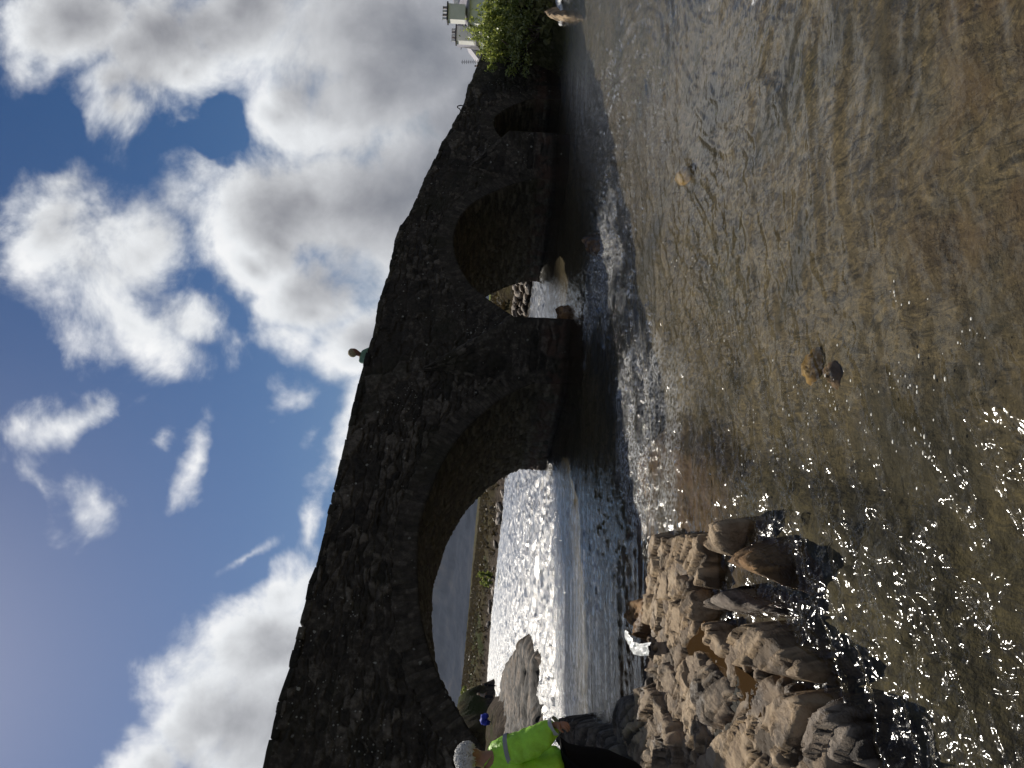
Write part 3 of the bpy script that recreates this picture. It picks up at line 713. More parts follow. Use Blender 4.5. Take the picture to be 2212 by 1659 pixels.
def rock(label, px, H_, mat, edge=.10, tilt=(0, 0), seed=1, cracks=.5, rough=1.0, dome=.0, res=.016, group='rocks of the low outcrop in the river', zp=None, raw=False, strike=-35, name='rock'):
    H = H_ if raw else .11 + H_ * .22; edge = edge if raw else edge * .55
    px = px if raw else px
    pts = [zm5(*p) for p in px] if not raw else px
    zp = H * .9 if zp is None else zp
    W = np.array([gxy(x, y, zp) for x, y in pts]); c = W.mean(0)
    ext = W.max(0) - W.min(0); res = max(res, max(ext) / 230)
    xs = np.arange(W[:, 0].min() - .12, W[:, 0].max() + .12, res); ys = np.arange(W[:, 1].min() - .12, W[:, 1].max() + .12, res)
    Xg, Yg = np.meshgrid(xs, ys)
    wx = .03 * fbm(Xg * 3, Yg * 3, 0, 4, seed) + .04 * (voro(Xg * 3, Yg * 3, seed + 70)[2] - .5); wy = .03 * fbm(Xg * 3, Yg * 3, 0, 4, seed + 1) + .04 * (voro(Xg * 3 + 9, Yg * 3, seed + 71)[2] - .5)
    d = polyedge(Xg + wx, Yg + wy, W); ins = inpoly(Xg + wx, Yg + wy, W); sd = np.where(ins, d, -d)
    a = R(strike); u = Xg * math.cos(a) + Yg * math.sin(a); v = -Xg * math.sin(a) + Yg * math.cos(a)
    dm = max(d[ins].max(), .05) if ins.any() else .1
    top = H + tilt[0] * (Xg - c[0]) + tilt[1] * (Yg - c[1]) + dome * H * (np.clip(sd / dm, 0, 1) ** .6 - .6)
    # stepped bedding: thin slabs striking through the outcrop
    bed = v * 3.2 + .8 * fbm(u * .9, v * 2, 0, 3, seed + 3); saw = bed - np.floor(bed); step = _h(np.floor(bed), bed * 0, bed * 0, seed)
    top = top + rough * (.02 * (step - .5) + .02 * (saw - .5) * sst(fbm(u, v, 0, 2, seed + 4), -.3, .4))
    top = top + rough * (.02 * fbm(u * 1.4, v * 3, 0, 4, seed + 5) + .006 * fbm(u * 12, v * 16, 0, 4, seed + 6) + .004 * fbm(Xg * 40, Yg * 40, 0, 3, seed + 16))
    crk = fbm(u * 1.1 + .4 * vnoise(v * 3, u), v * 3.4, 0, 4, seed + 7, ridged=True); ck = sst(crk, .44, .56)
    f1, f2, i = voro(u * 2.2 + .5 * vnoise(u * 2, v * 2, 0, seed), v * 4.2, seed + 8, .9); fc = 1 - sst(f2 - f1, .02, .06); fc = fc * sst(vnoise(u * 1.3, v * 1.3, 0, seed + 9), -.5, 0)
    cc = np.clip(ck + .9 * fc, 0, 1) * min(1, cracks + .35)
    fa = facets(u * 1.7 + .25 * vnoise(u * 3, v * 3, 0, seed), v * 3.4 + .25 * vnoise(u * 3, v * 3, 1, seed), seed + 40, 1.0)
    top = top + rough * (.065 * fa + .012 * facets(u * 6 + .2 * vnoise(u * 7, v * 7), v * 9.5, seed + 60, 1.0) + .008 * facets(u * 15, v * 21, seed + 61, 1.0))
    top = top - cc * .06
    e = sst(sd, -.015, edge); z = -.35 + (top + .35) * (e ** .4)
    keep = (sd > -.07)
    mk = keep[:-1, :-1] & keep[1:, :-1] & keep[:-1, 1:] & keep[1:, 1:]
    f = gfaces(*Xg.shape, mk); used = np.unique(f); remap = np.full(Xg.size, -1); remap[used] = np.arange(len(used))
    Vv = np.stack([Xg, Yg, z], -1).reshape(-1, 3)[used]
    o = mesh_obj(name, Vv, remap[f], mat, None, True, {'crack': cc.ravel()[used]})
    return tag(o, label, 'rock', group)

rock('broad fractured bedrock slab that forms the low body of the outcrop', [zm5(*p) for p in [(350, 470), (560, 440), (612, 860), (690, 900), (790, 930), (900, 990), (1100, 1180), (1130, 1320), (1330, 1420), (1360, 1900), (300, 1900), (285, 1260), (350, 1140), (335, 930), (360, 640)]], .135, M_tan2, .10, (0, 0), 10, .8, .9, raw=True, zp=.12)
rock('long flat tan slab with dark cracks along the river edge of the outcrop', [(380, 400), (470, 378), (505, 430), (490, 520), (520, 600), (590, 700), (625, 830), (590, 960), (510, 1010), (470, 1080), (455, 1000), (390, 970), (325, 915), (305, 820), (340, 700), (345, 560)], .26, M_tan, .12, (0, .02), 11)
rock('narrow upright tan fin beside the big flat slab', [(500, 425), (560, 380), (600, 400), (600, 560), (612, 720), (575, 700), (520, 600), (488, 500)], .40, M_tan, .06, (.05, .1), 12, .5, .6)
rock('smooth tan boulder at the tip of the outcrop with a wet dark end', [(720, 300), (765, 350), (745, 440), (712, 575), (665, 565), (612, 490), (628, 420), (680, 325)], .34, M_tan, .14, (.2, 0), 13, .15, .45, .5)
rock('broad rounded orange-brown wet boulder awash in the shallows', [(800, 405), (880, 445), (955, 540), (985, 700), (960, 765), (870, 700), (780, 665), (715, 560), (755, 470)], .42, M_brownrock, .30, (0, 0), 14, .25, .5, .25)
rock('grey and brown wet rock between the orange boulder and the outcrop', [(770, 668), (855, 712), (955, 775), (965, 845), (830, 872), (700, 862), (640, 800), (665, 740), (720, 700)], .36, M_greyrock, .16, (0, .1), 15, .4, .8, .5)
rock('slanting tan blade of rock above a dark gap', [(612, 865), (640, 872), (705, 935), (765, 1010), (862, 1100), (855, 1172), (790, 1145), (680, 1035), (640, 960)], .34, M_tan, .07, (-.15, .05), 16, .4, .8)
rock('largest smooth tan slab sloping down to the dark river channel', [(795, 900), (815, 862), (870, 852), (930, 905), (1010, 985), (1100, 1070), (1165, 1165), (1125, 1235), (1000, 1195), (870, 1142), (800, 1050), (775, 1000)], .42, M_tan, .10, (-.22, .02), 17, .35, .7)
rock('rounded tan boulder with a dark mossy end in the middle of the outcrop', [(592, 1060), (650, 1038), (730, 1130), (772, 1190), (835, 1250), (842, 1330), (780, 1375), (715, 1460), (655, 1500), (632, 1440), (590, 1300), (575, 1180)], .50, M_tan2, .16, (-.1, .05), 18, .3, .5, .5)
rock('wide tan slab in the shadow of the person, nearest the camera', [(950, 1235), (1100, 1235), (1165, 1320), (1150, 1400), (1135, 1500), (1110, 1700), (940, 1760), (600, 1760), (590, 1640), (690, 1490), (790, 1390), (870, 1350), (930, 1400), (950, 1330)], .40, M_tan, .10, (-.05, 0), 19, .6)
rock('rough glistening grey rock at the water beside the nearest slab', [(1160, 1335), (1220, 1250), (1290, 1262), (1345, 1370), (1425, 1470), (1470, 1700), (1120, 1740), (1135, 1500), (1150, 1400)], .26, M_greyrock, .16, (-.1, 0), 20, .7, 1.3)
rock('rugged pitted tan rock below the feet of the person in lime', [(290, 1200), (345, 1188), (400, 1250), (430, 1350), (500, 1450), (545, 1560), (570, 1760), (262, 1760), (248, 1500), (268, 1350), (280, 1270)], .46, M_tan2, .12, (0, 0), 21, .9, 1.5)
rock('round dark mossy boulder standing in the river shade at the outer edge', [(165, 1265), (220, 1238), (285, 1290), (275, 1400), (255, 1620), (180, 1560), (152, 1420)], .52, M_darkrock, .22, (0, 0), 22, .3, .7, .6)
rock('small blocky tan rock between the pool and the long ridge', [(362, 1110), (430, 1078), (480, 1150), (512, 1230), (500, 1340), (465, 1310), (420, 1230), (398, 1180), (350, 1150)], .34, M_tan2, .08, (0, .1), 23)
rock('long thin tan ridge running from the waterfall towards the middle boulder', [(470, 1000), (590, 960), (560, 1020), (525, 1070), (560, 1230), (605, 1340), (655, 1500), (655, 1600), (590, 1600), (540, 1400), (510, 1250), (478, 1130)], .32, M_tan, .07, (0, 0), 24)
rock('low brown wet rock edging the river beside the flat slab', [(228, 865), (258, 745), (312, 705), (345, 800), (330, 900), (305, 985), (250, 920)], .15, M_brownrock, .15, (0, 0), 25, .5, 1.3)
rock('small brown rock splashed by the waterfall', [(318, 985), (350, 1000), (372, 1060), (350, 1110), (318, 1060)], .18, M_darkrock, .07, (0, 0), 26, .3, .8)
rock('tan rock in a crack between the ridge and the shaded slab', [(535, 1400), (580, 1340), (620, 1400), (640, 1500), (600, 1700), (560, 1640)], .28, M_tan, .07, (0, 0), 27)
rock('tiny dark mossy rock with pale dots beside the splash', [(325, 1160), (352, 1165), (358, 1230), (345, 1290), (322, 1260), (315, 1200)], .24, M_darkrock, .06, (0, 0), 28, .2, .6)

# rocks under the water in the near pool
def pool_stone(label, x, y, rx, ry, col, seed, zt=-.16):
    gx, gy = gxy(x, y, zt); mb = MB(); mb.blob((0, 0, 0), (rx, ry, .16), 22, 14, .10, seed)
    o = mb.build('river_stone', pmat('pool_stone_%d' % seed, col, .6, .4, .35, 9, .01, 30), None, True); o.location = (gx, gy, zt - .12); o.rotation_euler = (0, 0, seed)
    return tag(o, label, 'rock', 'stones lying under the clear water')
pool_stone('yellow-brown stone glowing under the clear water of the near pool', 1748, 790, .15, .10, (.30, .20, .07), 31, -.30)
pool_stone('pinkish brown stone under water beside the yellow-brown one', 1796, 808, .11, .09, (.20, .14, .09), 32, -.32)
pool_stone('small yellow stone under the streaky water before the middle arch', 1468, 380, .20, .10, (.34, .23, .07), 33, -.24)

# stone standing in the stream right of the middle pier
rock('dark wet stone standing in the current between the piers', [(1212, 680), (1205, 665), (1212, 655), (1225, 655), (1230, 668), (1228, 700), (1218, 706)], .20, M_brownrock, .2, raw=True, seed=41, zp=.02, group='stones in the current', res=.03)
rock('pinkish stone breaking the surface before the middle arch', [(1262, 500), (1290, 505), (1300, 540), (1290, 565), (1275, 560), (1262, 530)], .10, M_brownrock, .2, raw=True, seed=42, zp=.02, group='stones in the current', res=.03)

# the little white waterfall spilling over the outcrop's edge
pa = [gxy(*zm5(*p), .12) for p in [(320, 925), (350, 985), (390, 1000), (455, 990)]]; pb = [gxy(*zm5(*p), .05) for p in [(330, 985), (365, 1050), (400, 1065), (462, 1062)]]
n = 60; t = np.linspace(0, 1, n); tt = np.linspace(0, 1, 4)
A = np.stack([np.interp(t, tt, [p[0] for p in pa]), np.interp(t, tt, [p[1] for p in pa])], -1); B = np.stack([np.interp(t, tt, [p[0] for p in pb]), np.interp(t, tt, [p[1] for p in pb])], -1)
v = np.linspace(0, 1, 24)[:, None, None]; G = A[None] * (1 - v) + B[None] * v
nz = .03 * fbm(t[None] * 14 + 0 * v[..., 0], v[..., 0] * 3, 0, 4, 5)
G3 = np.concatenate([G, (.30 - .05 * v ** 2 + nz[..., None])], -1)
mf = bpy.data.materials.new('white_water'); mf.use_nodes = True; N = NT(mf.node_tree); b = mf.node_tree.nodes['Principled BSDF']; P = mf.node_tree.nodes.new('ShaderNodeTexCoord').outputs['Object']
mf.node_tree.links.new(N.ramp(N.noise(P, 14, 6, .6), [(.35, (.42, .45, .44)), (.6, (.85, .86, .86))]), b.inputs['Base Color']); b.inputs['Roughness'].default_value = .3
tag(mesh_obj('waterfall', G3, gfaces(24, n), mf), 'tiny white cascade spilling between the tan slabs into the river', 'waterfall')
# brown still pool held in the hollow of the outcrop
W = [gxy(*zm5(*p), .14) for p in [(640, 870), (700, 960), (790, 1100), (880, 1160), (960, 1230), (960, 1380), (900, 1400), (840, 1320), (760, 1180), (650, 1050), (560, 1060), (540, 1000), (590, 950)]]
mp = bpy.data.materials.new('pool_water'); mp.use_nodes = True; b = mp.node_tree.nodes['Principled BSDF']; b.inputs['Base Color'].default_value = (.045, .024, .008, 1); b.inputs['Roughness'].default_value = .10
tag(mesh_obj('rock_pool', [(x, y, .140) for x, y in W], [tuple(range(len(W)))], mp, None, False), 'still brown pool of peaty water in the hollow of the outcrop', 'pool')

# foam bubbles
rnd = random.Random(9); mb = MB()
for (px, py, rx_, ry_, n) in [(1800, 850, 60, 80, 26), (1700, 900, 90, 60, 22), (1950, 830, 90, 70, 22), (1560, 720, 80, 70, 14), (2000, 960, 70, 40, 22), (2100, 740, 60, 60, 8), (1960, 640, 40, 30, 8), (1870, 980, 60, 40, 16), (1500, 560, 60, 60, 10), (1650, 990, 70, 40, 14)]:
    for k in range(n):
        gx, gy = gxy(px + rnd.gauss(0, rx_ * .6), py + rnd.gauss(0, ry_ * .6)); r = rnd.choice((.002, .003, .0035, .005)) * (1 + .2 * gy / 3)
        zz = float(water(np.array([gx]), np.array([gy]))[0][0]); mb.blob((gx, gy, zz), (r * rnd.uniform(1, 2), r, r * .5), 7, 5)
tag(mb.build('foam', pmat('foam_white', (.8, .78, .70), .4), None, True), 'creamy foam bubbles drifting on the near pool', 'foam', kind='stuff')
# ------------------------------------------------------------------ banks and hills
SHORE = np.array([(300, -60), (60, 2), (30, 17), (18, 21.5), (13.6, 23.8), (12.6, 25.0), (12.3, 27.5), (9, 30), (5, 31.4), (1.5, 34), (-3, 45), (-8.4, 57), (-20, 72), (-30, 88), (-42, 97), (-70, 104), (-130, 112), (-500, 150), (-500, 900), (500, 900), (500, -60)], float)
def bank_z(x, y):
    d = polyedge(x + .5 * fbm(x * .6, y * .6, 0, 4, 101), y + .5 * fbm(x * .6, y * .6, 0, 4, 102), SHORE); ins = inpoly(x, y, SHORE); sd = np.where(ins, d, -d)
    right = sst(x, 5, 12) * (1 - sst(y, 34, 50))
    r = np.hypot(x, y)
    h = 1.35 * sst(sd, -.2, 3.5) * (1 - right) + 1.75 * sst(sd, -.2, 1.6) * right
    h = h + .004 * np.clip(sd, 0, 60) + .03 * np.clip(x - 14, 0, 60) * sst(sd, 0, 10) + .055 * np.clip(-x - 22, 0, 60) * sst(sd, 0, 12)
    h = h + (.30 * fbm(x * .35, y * .35, 0, 4, 103) + .22 * fbm(x * 1.4, y * 1.4, 0, 5, 104)) * sst(sd, 0, 2)
    return h - .8 * (1 - sst(sd, -1.2, .1)), sd
X, Y = polar_grid(19, 420, 420, -44, 44, 560)
Zk, SDk = bank_z(X, Y)
# keep the terrain out of the river and out of the bridge body
sdist = (Y - BP0[1]) * (-BN[1]) - (X - BP0[0]) * BN[0]; salong = (X - BP0[0]) * BU[0] + (Y - BP0[1]) * BU[1]
Zk = np.where((sdist > -.8) & (sdist < BW + .3) & (salong < SMAX - .5), np.minimum(Zk, .9), Zk)
Zk = np.where((sdist > -1.2) & (sdist < BW + .6) & (salong < edges[2][1] + .5), -.7, Zk)
mk = SDk > -1.5; mk = mk[:-1, :-1] & mk[1:, :-1] & mk[:-1, 1:] & mk[1:, 1:]
mt = bpy.data.materials.new('heather_and_grass'); mt.use_nodes = True; N = NT(mt.node_tree); b = mt.node_tree.nodes['Principled BSDF']; P = mt.node_tree.nodes.new('ShaderNodeTexCoord').outputs['Object']
c1 = N.ramp(N.noise(P, .9, 9, .72), [(.32, (.022, .016, .009)), (.47, (.062, .045, .02)), (.58, (.10, .082, .032)), (.72, (.16, .13, .065))])
c1 = N.mix(N.sstep(N.noise(P, .22, 4), .5, .62), c1, (.06, .07, .02))
c2 = N.ramp(N.noise(P, 1.3, 8, .7), [(.3, (.10, .13, .02)), (.6, (.24, .29, .06)), (.8, (.36, .38, .10))])
sx = N.add('ShaderNodeSeparateXYZ', {0: P}); rightm = N.math('MULTIPLY', N.sstep(sx.outputs[0], 11, 13.5), N.sstep(sx.outputs[2], 1.3, 1.9))
c1 = N.mix(rightm, c1, c2)
shorez = N.sstep(N.math('ADD', sx.outputs[2], N.math('MULTIPLY', N.math('SUBTRACT', N.noise(P, 1.5, 6), .5), 1.0)), 1.0, .5)
c1 = N.mix(shorez, c1, N.mix(N.sstep(sx.outputs[0], 9, 12), N.ramp(N.noise(P, 4, 7, .7), [(.35, (.02, .015, .01)), (.6, (.15, .115, .085)), (.8, (.30, .25, .2))]), N.ramp(N.noise(P, 5, 8, .7), [(.35, (.08, .06, .035)), (.5, (.20, .20, .08)), (.7, (.42, .36, .27))])))
mt.node_tree.links.new(c1, b.inputs['Base Color']); b.inputs['Roughness'].default_value = 1; b.inputs['Specular IOR Level'].default_value = .1
bn = N.add('ShaderNodeBump', {'Height': N.noise(P, 3.5, 9, .75), 'Strength': 1.0, 'Distance': .5}); mt.node_tree.links.new(bn.outputs[0], b.inputs['Normal'])
M_heath = mt
f = gfaces(*X.shape, mk); used = np.unique(f); rm = np.full(X.size, -1); rm[used] = np.arange(len(used))
tag(mesh_obj('river_bank', np.stack([X, Y, Zk], -1).reshape(-1, 3)[used], rm[f], mt), kind='structure')

# rock shelf and mossy mound on the left, upstream of the bridge
SHELF = np.array([gxy(x, y, .1) for x, y in [(1084, 1492), (1092, 1430), (1110, 1395), (1128, 1365), (1146, 1352), (1150, 1378), (1164, 1400), (1170, 1440), (1160, 1475), (1172, 1520), (1186, 1580), (1192, 1700), (1180, 2300), (1064, 2300), (1060, 1520)]])
x0, y0 = SHELF.min(0); x1, y1 = SHELF.max(0)
X, Y = polar_grid(14, 95, 420, -58, -14, 420)
d = polyedge(X + .25 * fbm(X * 1.1, Y * .6, 0, 4, 5), Y + .5 * fbm(X * .9, Y * .5, 0, 4, 6), SHELF); ins = inpoly(X + .25 * fbm(X * 1.1, Y * .6, 0, 4, 5), Y + .5 * fbm(X * .9, Y * .5, 0, 4, 6), SHELF); sd = np.where(ins, d, -d)
th = R(20); u = X * math.cos(th) + Y * math.sin(th); v = -X * math.sin(th) + Y * math.cos(th)
Z = -.3 + .46 * sst(sd, -.15, .7) + .012 * np.clip(sd, 0, 12) + (.14 * fbm(u * .3, v * 1.6, 0, 5, 7, ridged=True) + .14 * fbm(u * .8, v * 5, 0, 5, 8, ridged=True)) * sst(sd, -.2, .5)
keep = sd > -.6; mk = keep[:-1, :-1] & keep[1:, :-1] & keep[:-1, 1:] & keep[1:, 1:]
f = gfaces(*X.shape, mk); used = np.unique(f); rm = np.full(X.size, -1); rm[used] = np.arange(len(used))
crk = sst(fbm(u * .35, v * 2.4, 0, 5, 9, ridged=True), .22, .42)
M_shelf = rock_mat('shelf_rock', (.02, .014, .010), (.085, .058, .038), (.19, .14, .095), .0, .0)
tag(mesh_obj('rock_shelf', np.stack([X, Y, Z], -1).reshape(-1, 3)[used], rm[f], M_shelf, None, True, {'crack': crk.ravel()[used]}), 'long layered brown rock shelf seen under the big arch along the left bank', 'rock')
def mound(label, px, h, mat, seed, name='mound', sc=1.0):
    W = np.array([gxy(x, y, .3) for x, y in px]); res = max(np.ptp(W[:, 0]), np.ptp(W[:, 1])) / 170
    xs = np.arange(W[:, 0].min() - 1, W[:, 0].max() + 1, res); ys = np.arange(W[:, 1].min() - 1, W[:, 1].max() + 1, res); Xg, Yg = np.meshgrid(xs, ys)
    d = polyedge(Xg, Yg, W); ins = inpoly(Xg, Yg, W); sd = np.where(ins, d, -d)
    z = -.3 + (h + .3) * sst(sd, -.3, 1.6) ** .7 + (.18 * fbm(Xg * 1.2, Yg * 1.2, 0, 5, seed)) * sst(sd, 0, 1)
    k = sd > -.5; mk = k[:-1, :-1] & k[1:, :-1] & k[:-1, 1:] & k[1:, 1:]; f = gfaces(*Xg.shape, mk); used = np.unique(f); rm = np.full(Xg.size, -1); rm[used] = np.arange(len(used))
    return tag(mesh_obj(name, np.stack([Xg, Yg, z], -1).reshape(-1, 3)[used], rm[f], mat), label, name)
mound('mossy heather mound on the left bank just behind the two small figures', [(1088, 1488), (1096, 1540), (1092, 1700), (1070, 1900), (1052, 1800), (1050, 1560), (1058, 1500)], .75, M_heath, 31)
mound('brown heather knoll behind the mossy mound under the left end of the big arch', [(1062, 1468), (1064, 1560), (1060, 1800), (1046, 1800), (1044, 1600), (1050, 1500)], 3.2, M_heath, 33)

# hills
def hill(name, label, peaks, seed, r0, r1, a0, a1, mat, amp=1.0):
    X, Y = polar_grid(r0, r1, 140, a0, a1, 240); Z = np.zeros(X.shape)
    for (cx, cy, sx_, sy_, h) in peaks: Z = np.maximum(Z, h * np.exp(-((X - cx) / sx_) ** 2 - ((Y - cy) / sy_) ** 2))
    n = fbm(X * .0016, Y * .0016, 0, 6, seed, ridged=True); Z = Z * (1 + .35 * n * amp) + 14 * amp * fbm(X * .006, Y * .006, 0, 5, seed + 3, ridged=True) * sst(Z, 5, 60) + 2.5 * fbm(X * .03, Y * .03, 0, 3, seed + 4)
    return tag(mesh_obj(name, np.stack([X, Y, Z - 4], -1), gfaces(*X.shape), mat), kind='structure')
mt = bpy.data.materials.new('mountain_slope'); mt.use_nodes = True; N = NT(mt.node_tree); b = mt.node_tree.nodes['Principled BSDF']; P = mt.node_tree.nodes.new('ShaderNodeTexCoord').outputs['Object']
v = N.math('ADD', N.math('MULTIPLY', N.noise(P, .006, 10, .68), .6), N.math('MULTIPLY', N.noise(N.add('ShaderNodeMapping', {'Vector': P, 'Scale': (1, .2, .3)}).outputs[0], .03, 8, .7), .4))
mt.node_tree.links.new(N.ramp(v, [(.35, (.012, .016, .024)), (.5, (.035, .042, .058)), (.6, (.06, .062, .07)), (.72, (.12, .10, .085))]), b.inputs['Base Color']); b.inputs['Roughness'].default_value = 1; b.inputs['Specular IOR Level'].default_value = 0
M_mtn = mt
hill('mountain', None, [(-1500, 3600, 1500, 900, 460), (-500, 3900, 900, 800, 400), (-2600, 3000, 900, 800, 380), (-1250, 2500, 420, 380, 105)], 5, 1500, 5200, -46, 12, mt)
hill('far_hill', None, [(880, 1700, 210, 500, 52), (1250, 1800, 500, 500, 50)], 9, 1000, 2600, 17, 42, mt, .5)

# ------------------------------------------------------------------ plants
def leaf_mat(name, c1, c2, trans=.35):
    mt = bpy.data.materials.new(name); mt.use_nodes = True; t = mt.node_tree; N = NT(t); t.nodes.clear(); out = t.nodes.new('ShaderNodeOutputMaterial')
    r = N.add('ShaderNodeAttribute', attribute_name='tone').outputs['Fac']
    col = N.mix(r, c1, c2)
    d = N.add('ShaderNodeBsdfDiffuse', {'Color': col}); tl = N.add('ShaderNodeBsdfTranslucent', {'Color': col}); g = N.add('ShaderNodeBsdfGlossy', {'Color': (1, 1, 1, 1), 'Roughness': .4})
    m1 = N.add('ShaderNodeMixShader', {0: trans, 1: d.outputs[0], 2: tl.outputs[0]}); m2 = N.add('ShaderNodeMixShader', {0: .06, 1: m1.outputs[0], 2: g.outputs[0]})
    t.links.new(m2.outputs[0], out.inputs[0]); return mt
M_leaf = leaf_mat('yellow_green_leaf', (.14, .20, .03), (.50, .54, .13), .5); M_leafd = leaf_mat('dark_green_leaf', (.10, .14, .03), (.34, .38, .10)); M_twig = pmat('twig', (.06, .045, .03)); M_grass = leaf_mat('grass_blade', (.16, .17, .05), (.46, .44, .17)); M_heaththe = leaf_mat('heather_sprig', (.05, .035, .015), (.16, .12, .05), .2)
def leaves(centres, n, spread, size, rng, up=.3):
    """many little folded leaf quads around clump centres"""
    C = centres[rng.integers(0, len(centres), n)] + rng.normal(0, 1, (n, 3)) * spread
    a = rng.normal(0, 1, (n, 3)); a /= np.linalg.norm(a, axis=1, keepdims=True); b = np.cross(a, rng.normal(0, 1, (n, 3)) + [0, 0, up]); b /= np.linalg.norm(b, axis=1, keepdims=True)
    s = size * rng.uniform(.6, 1.3, (n, 1)); V = np.stack([C - a * s, C - b * s * .5, C + a * s, C + b * s * .5], 1)
    return V.reshape(-1, 3), np.arange(4 * n).reshape(-1, 4), np.repeat(rng.uniform(0, 1, n), 4)
def shrub(label, base, size, n, leaf, mat, seed, nclump=26, stems=9, group=None, name='shrub', cat='bush'):
    rng = np.random.default_rng(seed); e = empty(name, tuple(base), label, cat, group)
    sx_, sy_, sz_ = size; c = rng.normal(0, .42, (nclump, 3)); c = np.stack([c[:, 0] * sx_ * 1.25, c[:, 1] * sy_, sz_ * (.12 + 1.0 * rng.uniform(0, 1, nclump) ** 1.2 * (1 - .35 * np.abs(c[:, 0])))], -1)
    V, F, T = leaves(c, n, np.array([sx_, sy_, sz_]) * .10, leaf, rng); V[:, 2] = np.maximum(V[:, 2], -.2)
    mesh_obj('foliage', V, F, mat, e, False, {'tone': T})
    mb = MB()
    for k in range(stems):
        q = Vector(c[rng.integers(0, nclump)]); mb.tube([(rng.normal(0, .1), rng.normal(0, .1), -.25), q * .5 + Vector((0, 0, .1)), q], [.03, .018, .006], 5)
    mb.build('stem', M_twig, e); return e
def bz(x, y): z, _ = bank_z(np.array([float(x)]), np.array([float(y)])); return float(z[0])
def spot(px, py, Yd):
    p = at_depth(px, py, Yd); return p
# the sunlit shrubs on the right bank at the end of the bridge
SG = 'leafy shrubs on the right bank'
for (lab, px, py, Yd, w, h, n, sd_, mt_) in [
    ('tall yellow-green leafy shrub filling the bank at the bridge end, sunlit against the white houses', 1118, 84, 25.2, .95, 1.30, 3200, 1, M_leaf),
    ('dense sunlit shrub right of the tallest one, at the picture edge', 1112, 30, 25.6, .95, 1.05, 3000, 2, M_leaf),
    ('thin shrub with bright yellow leaf tips against the end of the bridge wall', 1100, 108, 24.9, .42, .95, 1500, 3, M_leaf),
    ('upright pale-leaved sapling in front of the white cottage', 1080, 62, 28.5, .45, 1.35, 600, 4, M_leaf),
    ('low green shrub under the grassy slope at the picture edge', 1120, 0, 25.0, .8, .7, 2200, 5, M_leaf),
    ('dark green undergrowth shrub hanging below the sunlit shrubs', 1150, 70, 24.6, 1.4, .8, 2600, 6, M_leafd)]:
    p = spot(px, py, Yd); shrub(lab, p, (w, .5, h), n, .058, mt_, sd_, 34, 8, SG)
p = spot(1062, 1247, 66); shrub('single bright green bush on the far bank, framed by the big arch', p, (.75, .6, 1.15), 1500, .09, M_leaf, 11, 18, 5)
p = spot(1010, 1497, 84); shrub('pale green bush on top of the brown knoll at the left of the big arch', p, (.7, .6, .7), 900, .09, M_leaf, 12, 14, 4)
# tufts: grass on the banks, heather beyond the bridge
def tufts(label, name, pts, blades, length, width, mat, seed, lean=.5, hang=0.0):
    rng = np.random.default_rng(seed); n = len(pts); C = np.repeat(pts, blades, 0); m_ = len(C)
    C = C + rng.normal(0, length * .22, (m_, 3)) * [1, 1, .15]
    L = length * rng.uniform(.5, 1.2, (m_, 1)); dr = rng.normal(0, lean, (m_, 3)); dr[:, 2] = 1; dr /= np.linalg.norm(dr, axis=1, keepdims=True)
    sd_ = np.cross(dr, rng.normal(0, 1, (m_, 3))); sd_ /= np.linalg.norm(sd_, axis=1, keepdims=True); w = width * rng.uniform(.6, 1.3, (m_, 1))
    mid = C + dr * L * .6; tip = C + dr * L + np.array([0, 0, -1]) * L * hang + rng.normal(0, .12, (m_, 3)) * L
    V = np.stack([C - sd_ * w, C + sd_ * w, mid + sd_ * w * .7, tip], 1)
    tag(mesh_obj(name, V.reshape(-1, 3), np.arange(4 * m_).reshape(-1, 4), mat, None, False, {'tone': np.repeat(rng.uniform(0, 1, m_), 4)}), label, name, kind='stuff')
rng = np.random.default_rng(3)
def scatter(n, xr, yr, cond):
    x = rng.uniform(*xr, n * 4); y = rng.uniform(*yr, n * 4); z, sd_ = bank_z(x, y); k = cond(x, y, z, sd_); return np.stack([x, y, z], -1)[k][:n]
def notbridge(x, y):
    q = (y - BP0[1]) * (-BN[1]) - (x - BP0[0]) * BN[0]; s_ = (x - BP0[0]) * BU[0] + (y - BP0[1]) * BU[1]; return ~((q > -.5) & (q < BW + .3) & (s_ < SMAX - .3))
pts = scatter(1500, (10, 26), (18, 36), lambda x, y, z, s_: (s_ > .0) & (s_ < 7) & notbridge(x, y)); tufts('rough grass tufts on the right bank', 'grass', pts, 22, .40, .012, M_grass, 5, .6, .5)
pts = scatter(9000, (-110, 14), (30, 190), lambda x, y, z, s_: (s_ > .8) & (s_ < 70) & notbridge(x, y)); tufts('brown heather and grass clumps on the far bank', 'heather', pts, 9, .55, .06, M_heaththe, 6, .9, .2)
# boulders along the far water's edge
M_pale = rock_mat('pale_shore_stone', (.16, .12, .09), (.34, .28, .22), (.50, .43, .35), .1, .02)
bm = bmesh.new(); bmesh.ops.create_icosphere(bm, subdivisions=3, radius=1); vs = np.array([v.co[:] for v in bm.verts]); fs = [[v.index for v in f.verts] for f in bm.faces]; bm.free()
protos = []
for k in range(4):
    q = vs * (1 + .28 * vnoise(vs[:, 0] * 1.3, vs[:, 1] * 1.3, vs[:, 2] * 1.3, 50 + k) + .1 * vnoise(vs[:, 0] * 4, vs[:, 1] * 4, vs[:, 2] * 4, 60 + k))[:, None]; q = q * [1, .7, .5]
    me = mesh_obj('boulder', q, np.array(fs), M_pale, None, True, {'crack': np.zeros(len(q))}); protos.append(me.data); bpy.data.objects.remove(me)
def boulder(p, r, rz, k, label, group, mat=None):
    o = bpy.data.objects.new('boulder', protos[k % 4]); COL.objects.link(o); o.location = p; o.scale = (r, r, r); o.rotation_euler = (rng.uniform(-.4, .4), rng.uniform(-.4, .4), rz)
    return tag(o, label, 'boulder', group)
